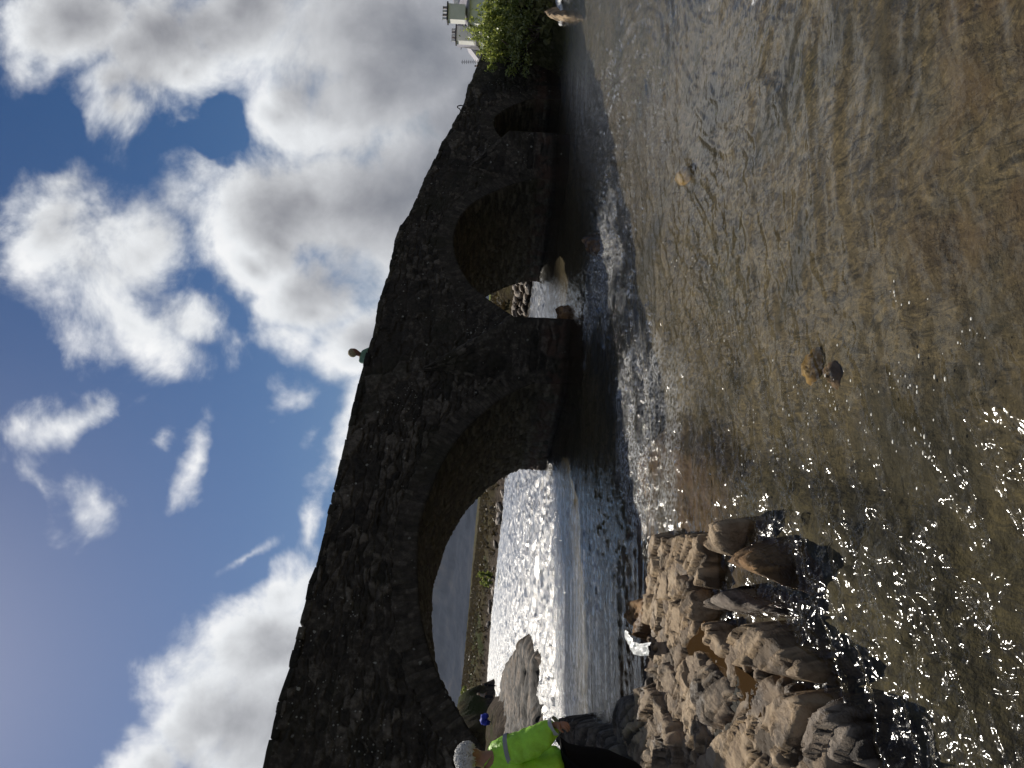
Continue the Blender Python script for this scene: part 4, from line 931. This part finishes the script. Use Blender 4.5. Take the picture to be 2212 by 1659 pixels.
for k in range(34):
    py = 604 + (k % 17) * 6.2 + rng.uniform(-3, 3); px_ = rng.uniform(1108, 1146) ; zt = np.interp(px_, [1106, 1148], [1.0, .05]); Yd = float(np.interp(py, [600, 710], [31.0, 33.5])) + (zt * 1.2)
    p = spot(px_, py, Yd); boulder(tuple(p), rng.uniform(.12, .34), rng.uniform(0, 6), k, 'pale sunlit stone piled on the bank seen through the middle arch', 'stones on the bank behind the middle arch')
for k in range(40):
    t = rng.uniform(0, 1); A_, B_ = (SHORE[10], SHORE[11]) if t < .35 else (SHORE[11], SHORE[13]); u_ = rng.uniform(0, 1); c = A_ * (1 - u_) + B_ * u_ + rng.normal(0, .5, 2)
    boulder((c[0], c[1], rng.uniform(0, .5)), rng.uniform(.2, .6), rng.uniform(0, 6), k, 'brown-grey stone at the waterline of the far bank seen through the big arch', 'stones at the far waterline')
p = on_z(1200, 25, .1); 
rock('pinkish tan boulder jutting from the right bank above the white water', [(1180, 50), (1170, 38), (1164, 14), (1178, 8), (1188, 20), (1194, 36)], .5, M_tan, .3, raw=True, seed=61, zp=.5, group=None, res=.03)
W_ = [(1212, 62), (1202, 30), (1204, -30), (1212, -30), (1210, 20), (1216, 50)]
pts = np.array([gxy(x, y, .06) for x, y in W_]); 
mb = MB()
for k in range(160):
    w_ = rng.dirichlet(np.ones(6) * .5); c = w_ @ pts; mb.blob((c[0], c[1], .05), (rng.uniform(.05, .2), rng.uniform(.04, .1), rng.uniform(.03, .07)), 7, 5)
tag(mb.build('white_water', mf, None, True), 'white rapid foam along the foot of the right bank', 'foam', kind='stuff')
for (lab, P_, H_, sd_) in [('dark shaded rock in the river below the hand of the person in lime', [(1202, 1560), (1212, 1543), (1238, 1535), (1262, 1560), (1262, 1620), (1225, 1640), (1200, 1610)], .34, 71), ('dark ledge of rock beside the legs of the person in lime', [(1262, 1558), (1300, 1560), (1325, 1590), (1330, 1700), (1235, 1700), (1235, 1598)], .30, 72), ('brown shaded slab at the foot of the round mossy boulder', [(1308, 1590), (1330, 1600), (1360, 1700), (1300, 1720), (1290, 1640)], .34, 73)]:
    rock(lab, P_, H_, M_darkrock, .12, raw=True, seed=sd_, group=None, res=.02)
# ------------------------------------------------------------------ houses on the right
M_white = pmat('white_render', (.84, .83, .79), .9, .2, .06, 1.5, .01, 20); M_slate = pmat('slate_roof', (.36, .35, .38), .7, .3, .18, 2.5, .02, 12); M_glass = pmat('window_glass', (.02, .022, .028), .15, .5); M_frame = pmat('white_window_frame', (.8, .8, .78), .5); M_sill = pmat('window_surround', (.36, .32, .31), .8); M_pot = pmat('chimney_pot_clay', (.42, .36, .33), .8); M_cap = pmat('dark_cap', (.05, .045, .05), .8)
def px_m(x, y, D): return Vector(at_depth(x, y, D))
def house(name, label, D, y_left, y_right, x_eave, x_ridge, x_ground, depth, rz, hip=0.0, cat='house'):
    """front wall faces the camera; origin at its left foot"""
    A = px_m(x_eave, y_left, D); Bp = px_m(x_eave, y_right, D); zr = px_m(x_ridge, y_left, D + depth / 2).z; zg = px_m(x_ground, y_left, D).z - 1.5
    L = Bp.x - A.x; e = empty(name, (A.x, D, 0), label, cat, None, rz); ze = A.z
    mb = MB(); v = [(0, 0, zg), (L, 0, zg), (L, depth, zg), (0, depth, zg), (0, 0, ze), (L, 0, ze), (L, depth, ze), (0, depth, ze)]
    f = [(0, 1, 5, 4), (1, 2, 6, 5), (2, 3, 7, 6), (3, 0, 4, 7)]
    if hip == 0: v += [(0, depth / 2, zr), (L, depth / 2, zr)]; f += [(4, 8, 7), (5, 6, 9)]
    mb.add(v, f); mb.build('wall', M_white, e)
    o_ = .25; r = MB(); t = .12
    a, b_, c, d_ = Vector((-o_, -o_, ze - .05)), Vector((L + o_, -o_, ze - .05)), Vector((L + o_, depth + o_, ze - .05)), Vector((-o_, depth + o_, ze - .05)); r1, r2 = Vector((hip if hip else -o_, depth / 2, zr)), Vector((L - hip if hip else L + o_, depth / 2, zr))
    up = Vector((0, 0, t)); vv = [a, b_, c, d_, r1, r2]; vv2 = [p + up for p in vv]
    r.add(vv2, [(0, 1, 5, 4), (2, 3, 4, 5), (3, 0, 4), (1, 2, 5)]); r.add(vv, [(4, 5, 1, 0), (5, 4, 3, 2), (4, 0, 3), (5, 2, 1)])
    for i, j in ((0, 1), (1, 2), (2, 3), (3, 0)): r.add([vv[i], vv[j], vv2[j], vv2[i]], [(0, 1, 2, 3)])
    ro = r.build('roof', M_slate, e); return e, ro, L, ze, zr, zg
def local(e, p):
    c, s_ = math.cos(-e.rotation_euler.z), math.sin(-e.rotation_euler.z); q = Vector(p) - e.location; return Vector((q.x * c - q.y * s_, q.x * s_ + q.y * c, q.z))
def chimney(e, ro, xt, xb, y0, y1, D, pots, rz=0):
    a, b_ = px_m(xt, y1, D), px_m(xb, y0, D); w = b_.x - a.x; c = local(e, ((a.x + b_.x) / 2, D, (a.z + b_.z) / 2)); h = a.z - b_.z
    Mr = Matrix.Rotation(R(18), 3, 'Z'); mb = MB(); mb.box(c, (w * .92, .75, h), Mr); ch = mb.build('chimney', M_white, ro)
    cp = MB(); cp.box(c + Vector((0, 0, h / 2 + .04)), (w * 1.08, .95, .09), Mr); cp.build('chimney_cap', M_cap, ro)
    for k in range(pots):
        q = c + Mr @ Vector((w * .86 * ((k + .5) / pots - .5), 0, h / 2 + .08)); pm = MB(); pm.tube([q, q + Vector((0, 0, .12)), q + Vector((0, 0, .26)), q + Vector((0, 0, .30))], [.10, .085, .08, .10], 10); pm.build('chimney_pot', M_pot if k % 2 else M_white, ro)
def window(e, x0, x1, y0, y1, D, off=.03):
    a, b_ = px_m(x0, y1, D), px_m(x1, y0, D); c = local(e, ((a.x + b_.x) / 2, D, (a.z + b_.z) / 2)); w, h = b_.x - a.x, a.z - b_.z
    mb = MB(); mb.box(c + Vector((0, -off, 0)), (w + .3, .06, h + .3)); wi = mb.build('window', M_sill, e)
    g = MB(); g.box(c + Vector((0, -off - .035, 0)), (w, .03, h)); g.build('glass', M_glass, wi)
    fr_ = MB(); cc = c + Vector((0, -off - .06, 0))
    for dx_, dz_, ww, hh in ((-w / 2, 0, .06, h), (w / 2, 0, .06, h), (0, 0, .05, h), (0, h / 2, w, .06), (0, -h / 2, w, .06), (0, 0, w, .05)): fr_.box(cc + Vector((dx_, 0, dz_)), (ww, .04, hh))
    fr_.build('frame', M_frame, wi)
e, ro, L, ze, zr, zg = house('white_cottage', 'white rendered cottage with a grey slate roof and tall chimney above the leafy shrubs', 46, 50, -330, 1013, 973, 1052, 7.5, R(-26), 1.9)
chimney(e, ro, 968, 1006, 14, 46, 45.6, 4); window(e, 1023, 1037, -6, 7, 46)
dm = MB(); q = local(e, px_m(981, 4, 46)); dm.box(q + Vector((0, 1.2, -.1)), (.5, .3, .35)); dm.build('gable_vent', M_frame, ro)
e, ro, L, ze, zr, zg = house('dormer_house', 'white house with two small white dormer windows between two chimneys', 54, 92, 44, 1030, 992, 1050, 8, R(-24))
chimney(e, ro, 986, 1026, 62, 92, 51.5, 5)
for (x0, x1, y0, y1) in ((1003, 1016, 54, 62), (1009, 1021, 69, 77)):
    a, b_ = px_m(x0, y1, 52.8), px_m(x1, y0, 52.8); c = local(e, ((a.x + b_.x) / 2, 52.8, (a.z + b_.z) / 2)); w, h = b_.x - a.x + .5, a.z - b_.z + .25
    d_ = MB(); d_.box(c + Vector((0, 1.0, 0)), (w, 2.0, h)); dd = d_.build('dormer', M_cap, ro)
    r = MB(); z = c.z + h / 2; r.add([(c.x - w / 2 - .15, c.y - .15, z), (c.x + w / 2 + .15, c.y - .15, z), (c.x, c.y - .15, z + .5), (c.x - w / 2 - .15, c.y + 2.6, z), (c.x + w / 2 + .15, c.y + 2.6, z), (c.x, c.y + 2.6, z + .5)], [(0, 1, 2), (0, 2, 5, 3), (1, 4, 5, 2), (3, 5, 4)]); r.build('dormer_roof', M_slate, dd)
    g = MB(); g.box(c + Vector((0, -.04, 0)), (w - .35, .06, h - .2)); g.build('dormer_window', M_glass, dd)
    fm_ = MB()
    for sx__ in (-1, 1): fm_.box(c + Vector((sx__ * (w - .3) / 2, -.08, 0)), (.14, .05, h - .1))
    fm_.box(c + Vector((0, -.08, h / 2 - .1)), (w - .2, .05, .12)); fm_.box(c + Vector((0, -.08, -h / 2 + .1)), (w - .2, .05, .12)); fm_.build('window_frame', M_frame, dd)
# gabled building further along: its gable end faces the camera
D = 62; A = px_m(1042, 131, D); Bp = px_m(1042, 62, D); ap = px_m(1006, 92, D); L = Bp.x - A.x; e = empty('gabled_house', (A.x, D, 0), 'low grey building with a steep slate gable beyond the chimneys, nearest the bridge end', 'house', None, R(-20))
ze = px_m(1038, 131, D).z; xa = ap.x - A.x; mb = MB(); mb.add([(0, 0, -1), (L, 0, -1), (L, 0, ze), (xa, 0, ap.z), (0, 0, ze), (0, 9, -1), (L, 9, -1), (L, 9, ze), (xa, 9, ap.z), (0, 9, ze)], [(0, 1, 2, 3, 4), (6, 5, 9, 8, 7), (5, 0, 4, 9), (1, 6, 7, 2)]); mb.build('wall', M_sill, e)
r = MB(); r.add([(-.4, -.3, ze - .25), (xa, -.3, ap.z + .1), (L + .4, -.3, ze - .25), (-.4, 9.3, ze - .25), (xa, 9.3, ap.z + .1), (L + .4, 9.3, ze - .25), (-.4, -.3, ze - .6), (xa, -.3, ap.z - .3), (L + .4, -.3, ze - .6)], [(0, 1, 4, 3), (1, 2, 5, 4), (6, 7, 1, 0), (7, 8, 2, 1)]); r.build('roof', M_slate, e)
window(e, 1036, 1043, 112, 120, D); window(e, 1037, 1044, 123, 129, D, .05)
# lower white extension
D = 60; A = px_m(1036, 131, D); Bp = px_m(1036, 105, D); mb = MB(); e = empty('white_outhouse', (A.x, D - 1, 0), 'small white building peeping out between the shrub and the end of the bridge', 'building'); h_ = A.z; mb.box((1.2, .5, h_ - 1.2), (.9, 1, 2.4)); mb.build('wall', M_white, e); mb = MB(); mb.box((1.2, .5, h_ + .05), (1.1, 1.2, .1)); mb.build('roof', M_slate, e)
# aerials
D = 58; e = empty('tv_aerial', tuple(px_m(1040, 134, D)), 'many-rung television aerial on a thin pole above the bridge end', 'aerial')
top = px_m(997, 134, D) - e.location; mb = MB(); mb.tube([(0, 0, -2), (top.x * .4, 0, .4)], .05, 6); mb.build('pole', pmat('pale_pole', (.5, .5, .5), .5), e)
mb = MB(); mb.tube([(0, 0, .2), (top.x, 0, top.z)], .022, 5)
for k in range(8):
    z = .35 + (top.z - .4) * k / 7; mb.tube([(-.17 + top.x * k / 7, 0, z - .03), (top.x * k / 7, 0, z + .02), (.17 + top.x * k / 7, 0, z - .03)], .02, 5)
mb.build('elements', M_cap, e)
D = 61; p = px_m(1009, 96, D); e = empty('roof_aerial', tuple(p), 'small dark aerial fixed to the slate gable', 'aerial'); mb = MB(); mb.tube([(0, 0, -.5), (0, 0, .55)], .03, 5); mb.tube([(-.45, 0, .5), (.35, 0, .55)], .025, 5)
for k in (-.4, -.2, 0, .2): mb.tube([(k, -.2, .5), (k, .2, .55)], .02, 4)
mb.build('elements', M_cap, e)

# ------------------------------------------------------------------ people
def skin_mesh(name, chain, mat, parent, sub=2, disp=0.0, dscale=.12, root=0):
    """chain: (verts [(pos, radius)], edges)"""
    vs, es = chain; me = bpy.data.meshes.new(name); me.from_pydata([tuple(p) for p, r in vs], es, []); me.update()
    o = bpy.data.objects.new(name, me); COL.objects.link(o); o.parent = parent
    sk = o.modifiers.new('skin', 'SKIN'); sk.use_smooth_shade = True
    if not me.skin_vertices: me.skin_vertices.new()
    for i, (p, r) in enumerate(vs):
        rr = r if isinstance(r, tuple) else (r, r); me.skin_vertices[0].data[i].radius = rr; me.skin_vertices[0].data[i].use_root = (i == root)
    sb_ = o.modifiers.new('sub', 'SUBSURF'); sb_.levels = sub; sb_.render_levels = sub
    if disp:
        tx = bpy.data.textures.new(name + '_folds', 'CLOUDS'); tx.noise_scale = dscale; tx.noise_depth = 2
        dm_ = o.modifiers.new('folds', 'DISPLACE'); dm_.texture = tx; dm_.strength = disp; dm_.mid_level = .5; dm_.texture_coords = 'LOCAL'
    me.materials.append(mat); return o
M_skin = pmat('skin', (.36, .19, .12), .6, .3, .08, 20); M_black = pmat('black_trousers', (.008, .008, .009), .9, .1)
def person(label, loc, rz, scale, top_col, leg_col, hair_col, lean=0.0, arms='down', hat=None, sit=False, skin=None, group=None):
    e = empty('person', loc, label, 'person', group, rz); e.scale = (scale,) * 3
    l = lambda z: lean * max(0, z - .9)
    J = lambda x, y, z: (x, y + l(z), z)
    if sit:
        P0 = (0, 0, .14); hip = [(-.1, .02, .13), (.1, .02, .13)]; knee = [(-.14, .42, .46), (.14, .42, .46)]; ank = [(-.12, .62, .06), (.12, .62, .06)]; toe = [(-.12, .76, .03), (.12, .76, .03)]; dz = -.78
    else:
        P0 = (0, 0, .92); hip = [(-.09, 0, .88), (.09, 0, .88)]; knee = [(-.10, .03, .5), (.10, .0, .5)]; ank = [(-.11, -.02, .09), (.10, -.03, .09)]; toe = [(-.12, .13, .04), (.11, .12, .04)]; dz = 0
    sp = J(0, 0, 1.15 + dz); ch = J(0, 0, 1.36 + dz); nk = J(0, .01, 1.48 + dz); hb = J(0, .03, 1.56 + dz); hd = J(0, .03, 1.64 + dz); ht = J(0, .02, 1.70 + dz)
    if sit: sp, ch, nk, hb, hd, ht = [(p[0], p[1] + lean * (p[2] - .1), p[2]) for p in (sp, ch, nk, hb, hd, ht)]
    if arms == 'down': el = [(-.25, ch[1] - .02, 1.14 + dz), (.25, ch[1] - .02, 1.14 + dz)]; wr = [(-.26, ch[1] + .10, .92 + dz), (.26, ch[1] + .10, .92 + dz)]
    else: el = [(-.27, ch[1] + .10, 1.16 + dz), (.27, ch[1] + .10, 1.16 + dz)]; wr = [(-.12, ch[1] + .34, 1.17 + dz), (.12, ch[1] + .34, 1.17 + dz)]
    sh = [(-.18, ch[1], 1.42 + dz), (.18, ch[1], 1.42 + dz)]
    V = [(P0, .13), (sp, .12), (ch, .135), (nk, .055), (hb, .078), (hd, .098), (ht, .07), ((hd[0], hd[1] + .10, hd[2] - .02), .018)]; E = [(0, 1), (1, 2), (2, 3), (3, 4), (4, 5), (5, 6), (5, 7)]
    for k in (0, 1):
        b0 = len(V); V += [(sh[k], .06), (el[k], .043), (wr[k], .028), ((wr[k][0], wr[k][1] + .05, wr[k][2] - .05), .035)]; E += [(2, b0), (b0, b0 + 1), (b0 + 1, b0 + 2), (b0 + 2, b0 + 3)]
        for q in range(5):
            hp = V[b0 + 3][0]; fi = len(V); V.append(((hp[0] + (q - 2) * .016, hp[1] + .05 - (q == 0) * .03, hp[2] - .06 + (q == 0) * .03), .009)); E.append((b0 + 3, fi))
        b0 = len(V); V += [(hip[k], .09), (knee[k], .058), (ank[k], .042), (toe[k], .036)]; E += [(0, b0), (b0, b0 + 1), (b0 + 1, b0 + 2), (b0 + 2, b0 + 3)]
    skin_mesh('body', (V, E), skin or M_skin, e, 2)
    V = [(P0, .15), (sp, .15), (ch, .165), ((nk[0], nk[1], nk[2] - .03), .075)]; E = [(0, 1), (1, 2), (2, 3)]
    for k in (0, 1): b0 = len(V); V += [(sh[k], .08), (el[k], .065), (wr[k], .045)]; E += [(2, b0), (b0, b0 + 1), (b0 + 1, b0 + 2)]
    skin_mesh('jacket', (V, E), top_col, e, 2, .02)
    V = [(P0, .145)]; E = []
    for k in (0, 1): b0 = len(V); V += [(hip[k], .105), (knee[k], .078), (ank[k], .06)]; E += [(0, b0), (b0, b0 + 1), (b0 + 1, b0 + 2)]
    skin_mesh('trousers', (V, E), leg_col, e, 2, .015)
    mb = MB(); mb.blob((hd[0], hd[1] - .03, hd[2] + .03), (.112, .118, .12), 16, 12, .05, 3)
    if hat: mb = MB(); mb.blob((hd[0], hd[1], hd[2] + .05), (.118, .125, .095), 16, 12, .0, 3)
    mb.build('hat' if hat else 'hair', hat or hair_col, e, True)
    return e
M_lime = pmat('lime_jacket', (.40, .78, .06), .55, .4, .12, 9, .05, 6); M_refl = pmat('reflective_band', (.30, .31, .33), .45, .5); M_grey_hair = pmat('silver_hair', (.62, .61, .58), .8, .3, .10, 30, .004, 60)
M_green = pmat('sage_green_jacket', (.17, .29, .20), .8); M_greycloth = pmat('grey_white_cloth', (.42, .43, .43), .8); M_hairb = pmat('fair_curly_hair', (.34, .28, .17), .9, .2, .5, 40); M_face = pmat('ruddy_skin', (.22, .11, .08), .7)
M_orange = pmat('orange_jacket', (.9, .36, .05), .7); M_dark = pmat('dark_clothes', (.012, .013, .018), .9); M_maroon = pmat('dark_red_clothes', (.06, .03, .03), .9); M_beige = pmat('beige_jacket', (.36, .30, .24), .9); M_blue = pmat('royal_blue_jacket', (.03, .05, .42), .7); M_hairp = pmat('pale_hair', (.5, .42, .3), .8); M_hairdk = pmat('dark_hair', (.02, .016, .012), .8)

# the near person in the lime jacket, right arm held out, seen from behind at the left bank
PD = 6.3
def pp(x, y, dy=0.0): return Vector(at_depth(x, y, PD + dy))
feet = pp(1402, 1672); e = empty('person', tuple(feet), 'grey-haired person in a lime jacket and black trousers standing on the rocks, arm held out', 'person'); o0 = e.location.copy()
def L_(x, y, dy=0.0): return tuple(pp(x, y, dy) - o0)
hd, ht, nk, ch, sp, pv = L_(1013, 1633, -.02), L_(996, 1634, -.02), L_(1043, 1640), L_(1085, 1652), L_(1140, 1657), L_(1205, 1657)
shR, elR, wrR = L_(1076, 1622, -.03), L_(1136, 1611, -.08), L_(1197, 1566, -.16); shL, elL, wrL = L_(1078, 1690), L_(1140, 1712), L_(1195, 1705, .15)
hR, kR, aR, tR = L_(1228, 1642), L_(1312, 1650, .05), L_(1393, 1682), L_(1402, 1680, .14); hL, kL, aL, tL = L_(1228, 1680), L_(1312, 1700, .0), L_(1393, 1730), L_(1402, 1732, .14)
V = [(pv, .14), (sp, .13), (ch, .14), (nk, .058), (L_(1026, 1636, .01), .08), (hd, .10), (ht, .08)]; E = [(0, 1), (1, 2), (2, 3), (3, 4), (4, 5), (5, 6)]
b0 = len(V); V += [(shR, .06), (elR, .045), (wrR, .027), (L_(1206, 1566, -.17), .030), (L_(1214, 1566, -.18), .036)]; E += [(2, b0), (b0, b0 + 1), (b0 + 1, b0 + 2), (b0 + 2, b0 + 3), (b0 + 3, b0 + 4)]
palm = b0 + 4
for (p1, p2, p3) in [((1221, 1561), (1226, 1563), (1229, 1567)), ((1222, 1565), (1228, 1568), (1231, 1573)), ((1221, 1569), (1227, 1573), (1230, 1578)), ((1219, 1572), (1224, 1577), (1227, 1581)), ((1208, 1574), (1212, 1579), (1217, 1582))]:
    b1 = len(V); k = b1 - palm; V += [(L_(*p1, -.19 - .006 * k), .011), (L_(*p2, -.20 - .006 * k), .0095), (L_(*p3, -.19 - .006 * k), .0075)]; E += [(palm if p1[0] > 1210 else palm - 1, b1), (b1, b1 + 1), (b1 + 1, b1 + 2)]
b0 = len(V); V += [(shL, .06), (elL, .045), (wrL, .03), (L_(1215, 1700, .2), .035)]; E += [(2, b0), (b0, b0 + 1), (b0 + 1, b0 + 2), (b0 + 2, b0 + 3)]
for a_, k_, n_, t_ in ((hR, kR, aR, tR), (hL, kL, aL, tL)): b0 = len(V); V += [(a_, .09), (k_, .06), (n_, .045), (t_, .04)]; E += [(0, b0), (b0, b0 + 1), (b0 + 1, b0 + 2), (b0 + 2, b0 + 3)]
skin_mesh('body', (V, E), M_skin, e, 3)
V = [(L_(1222, 1658), (.25, .19)), (L_(1190, 1657), (.235, .17)), (L_(1150, 1660), (.19, .15)), (ch, (.19, .15)), (L_(1062, 1648), (.12, .11)), (L_(1049, 1641), (.085, .085))]; E = [(0, 1), (1, 2), (2, 3), (3, 4), (4, 5)]
b0 = len(V); V += [(shR, .11), (L_(1100, 1617, -.05), .135), (L_(1130, 1614, -.08), .145), (L_(1160, 1596, -.12), .13), (L_(1184, 1580, -.15), .115), (L_(1198, 1567, -.165), .075)]; E += [(3, b0)] + [(b0 + i, b0 + i + 1) for i in range(5)]
b0 = len(V); V += [(shL, .10), (elL, .09), (wrL, .06)]; E += [(3, b0), (b0, b0 + 1), (b0 + 1, b0 + 2)]
skin_mesh('jacket', (V, E), M_lime, e, 3, .045, .09)
V = [(L_(1215, 1657), .15)]; E = []
for a_, k_, n_ in ((hR, kR, aR), (hL, kL, aL)): b0 = len(V); V += [(a_, .15), (k_, .135), (n_, .10)]; E += [(0, b0), (b0, b0 + 1), (b0 + 1, b0 + 2)]
skin_mesh('trousers', (V, E), M_black, e, 2, .02)
def band(a, b_, r, name, mat, seg=28, sy=1.0):
    a, b_ = Vector(a), Vector(b_); mb = MB(); mb.tube([a, a.lerp(b_, .33), a.lerp(b_, .66), b_], [r, r * 1.01, r * 1.01, r], seg, False); return mb.build(name, mat, e, True)
band(L_(1094, 1618, -.05), L_(1103, 1616, -.055), .128, 'arm_band', M_refl); band(L_(1194, 1570, -.155), L_(1202, 1566, -.168), .078, 'cuff', M_greycloth)
rng2 = np.random.default_rng(8); mb = MB(); hc = Vector(L_(1008, 1636, -.0)); mb.blob(hc, (.115, .125, .10), 30, 20, .05, 2)
for k in range(1500):
    d_ = Vector(rng2.normal(0, 1, 3)).normalized()
    if d_.z < -.45: continue
    c = hc + Vector((d_.x * .115, d_.y * .125, d_.z * .10)); s_ = .010 * rng2.uniform(.6, 1.4); t_ = d_.cross(Vector(rng2.normal(0, 1, 3))).normalized()
    mb.tube([c - t_ * s_ * 1.5, c + d_ * s_ * 1.2, c + t_ * s_ * 1.2 - Vector((0, 0, s_)), c + t_ * s_ * 1.6 - Vector((0, 0, 2.4 * s_))], [s_ * .5, s_ * .6, s_ * .5, s_ * .2], 5)
mb.build('hair', M_grey_hair, e, True)

# person in green leaning over the parapet
p = at_depth(784, 783, 17.6); s_pos = (p[0] - BP0[0]) * BU[0] + (p[1] - BP0[1]) * BU[1]; zt = float(top_z(s_pos))
q = bpos(s_pos, zt - 1.03, -.85); person('fair-haired person in a sage green jacket leaning over the bridge parapet', tuple(q), R(40.4 + 180 + 12), .98, M_green, M_dark, M_hairb, .35, 'fwd', None, False, M_face)
# people beyond the end of the bridge
p = at_depth(1026, 142, 92); person('distant person in an orange jacket and black cap beyond the end of the bridge', (p[0], p[1], p[2] - 1.72), R(100), 1.0, M_orange, M_dark, M_hairdk, 0, 'down', M_dark)
p = at_depth(1027, 160, 80); person('distant dark-haired person in dark red clothes behind the low end of the parapet', (p[0], p[1], p[2] - 1.72), R(160), 1.0, M_maroon, M_dark, M_hairdk, 0, 'down')
# two small figures on the rocks upstream
p = at_depth(1072, 1481, 58); person('slim figure in black standing at the water upstream, framed by the big arch', (p[0], p[1], p[2]), R(-60), .72, M_dark, M_dark, M_hairp, .1)
p = at_depth(1068, 1505, 50); person('figure in a beige jacket and black trousers bending over upstream, framed by the big arch', (p[0], p[1], p[2]), R(-80), .72, M_beige, M_dark, M_hairp, .3)
# crumpled blue coat
rngb = np.random.default_rng(5); p = at_depth(1045, 1553, 40); mb = MB(); mb.blob((0, 0, 0), (.30, .25, .20), 14, 9, .28, 4); mb.blob((-.18, -.05, -.16), (.16, .2, .22), 10, 8, .3, 5); mb.blob((.2, -.05, -.12), (.14, .2, .16), 10, 8, .3, 6); o = mb.build('jacket', M_blue, None, True); o.location = p; tag(o, 'bright blue jacket heaped on the bank under the left end of the big arch', 'jacket')

# bicycle leaning inside the parapet, drop handlebar showing over it
p = at_depth(1016, 178, 24.2); s_pos = (p[0] - BP0[0]) * BU[0] + (p[1] - BP0[1]) * BU[1]; q = bpos(s_pos, float(top_z(s_pos)), -.60)
e = empty('bicycle', (q[0], q[1], q[2] - .93), 'bicycle propped behind the sloping parapet with only its curled black handlebar showing', 'bicycle', None, R(40.4)); M_tyre = pmat('black_rubber', (.008, .008, .012), .6); M_bar = pmat('white_bar', (.6, .62, .66), .4)
for wx_ in (-.5, .5):
    w_ = MB(); pts = [(wx_ + .34 * math.cos(t), 0, .35 + .34 * math.sin(t)) for t in np.linspace(0, 2 * math.pi, 40)]; w_.tube(pts, .018, 6, False); wo = w_.build('wheel', M_tyre, e, True)
    sp_ = MB()
    for t in np.linspace(0, 2 * math.pi, 17)[:-1]: sp_.tube([(wx_, 0, .35), (wx_ + .33 * math.cos(t), 0, .35 + .33 * math.sin(t))], .002, 3)
    sp_.build('spokes', M_bar, wo)
mb = MB(); 
for a_, b_ in (((-.5, 0, .35), (-.15, 0, .35)), ((-.15, 0, .35), (-.3, 0, .9)), ((-.5, 0, .35), (-.28, 0, .8)), ((-.15, 0, .35), (.35, 0, .82)), ((-.28, 0, .82), (.33, 0, .88)), ((.5, 0, .35), (.33, 0, .95))): mb.tube([a_, b_], .018, 8)
mb.build('frame', M_bar, e, True); mb = MB(); mb.blob((-.31, 0, .93), (.13, .06, .035), 12, 8); mb.build('saddle', M_tyre, e, True)
mb = MB(); mb.tube([(.33, 0, .95), (.34, 0, 1.08), (.30, .04, 1.10)], .018, 8); mb.build('stem', M_bar, e, True)
for sy__ in (-.2, .2):
    mb = MB(); cx_, cz_ = .42 - (.34 if sy__ > 0 else 0), 1.14 + (.06 if sy__ > 0 else 0); r_ = .13 if sy__ < 0 else .08
    pts = [(.30, 0, 1.10), (cx_ - .05, sy__ * .8, cz_ + .05)] + [(cx_ + r_ * math.sin(t), sy__, cz_ + .01 + r_ * math.cos(t)) for t in np.linspace(-.3, 3.9, 16)]
    mb.tube(pts, .021, 8); mb.build('handlebar', M_tyre, e, True)

# ------------------------------------------------------------------ air
mb = MB(); mb.box((0, 2500, 290), (7600, 5400 + 200, 600)); hz = mb.build('haze', None); hz.location = (0, 0, -12)
mt = bpy.data.materials.new('thin_air'); mt.use_nodes = True; t = mt.node_tree; t.nodes.clear(); out = t.nodes.new('ShaderNodeOutputMaterial'); v = t.nodes.new('ShaderNodeVolumePrincipled')
v.inputs['Color'].default_value = (.72, .82, 1, 1); v.inputs['Density'].default_value = .000035; v.inputs['Anisotropy'].default_value = .2; t.links.new(v.outputs[0], out.inputs['Volume']); hz.data.materials.append(mt)
tag(hz, kind='stuff', label='thin blue haze over the valley')
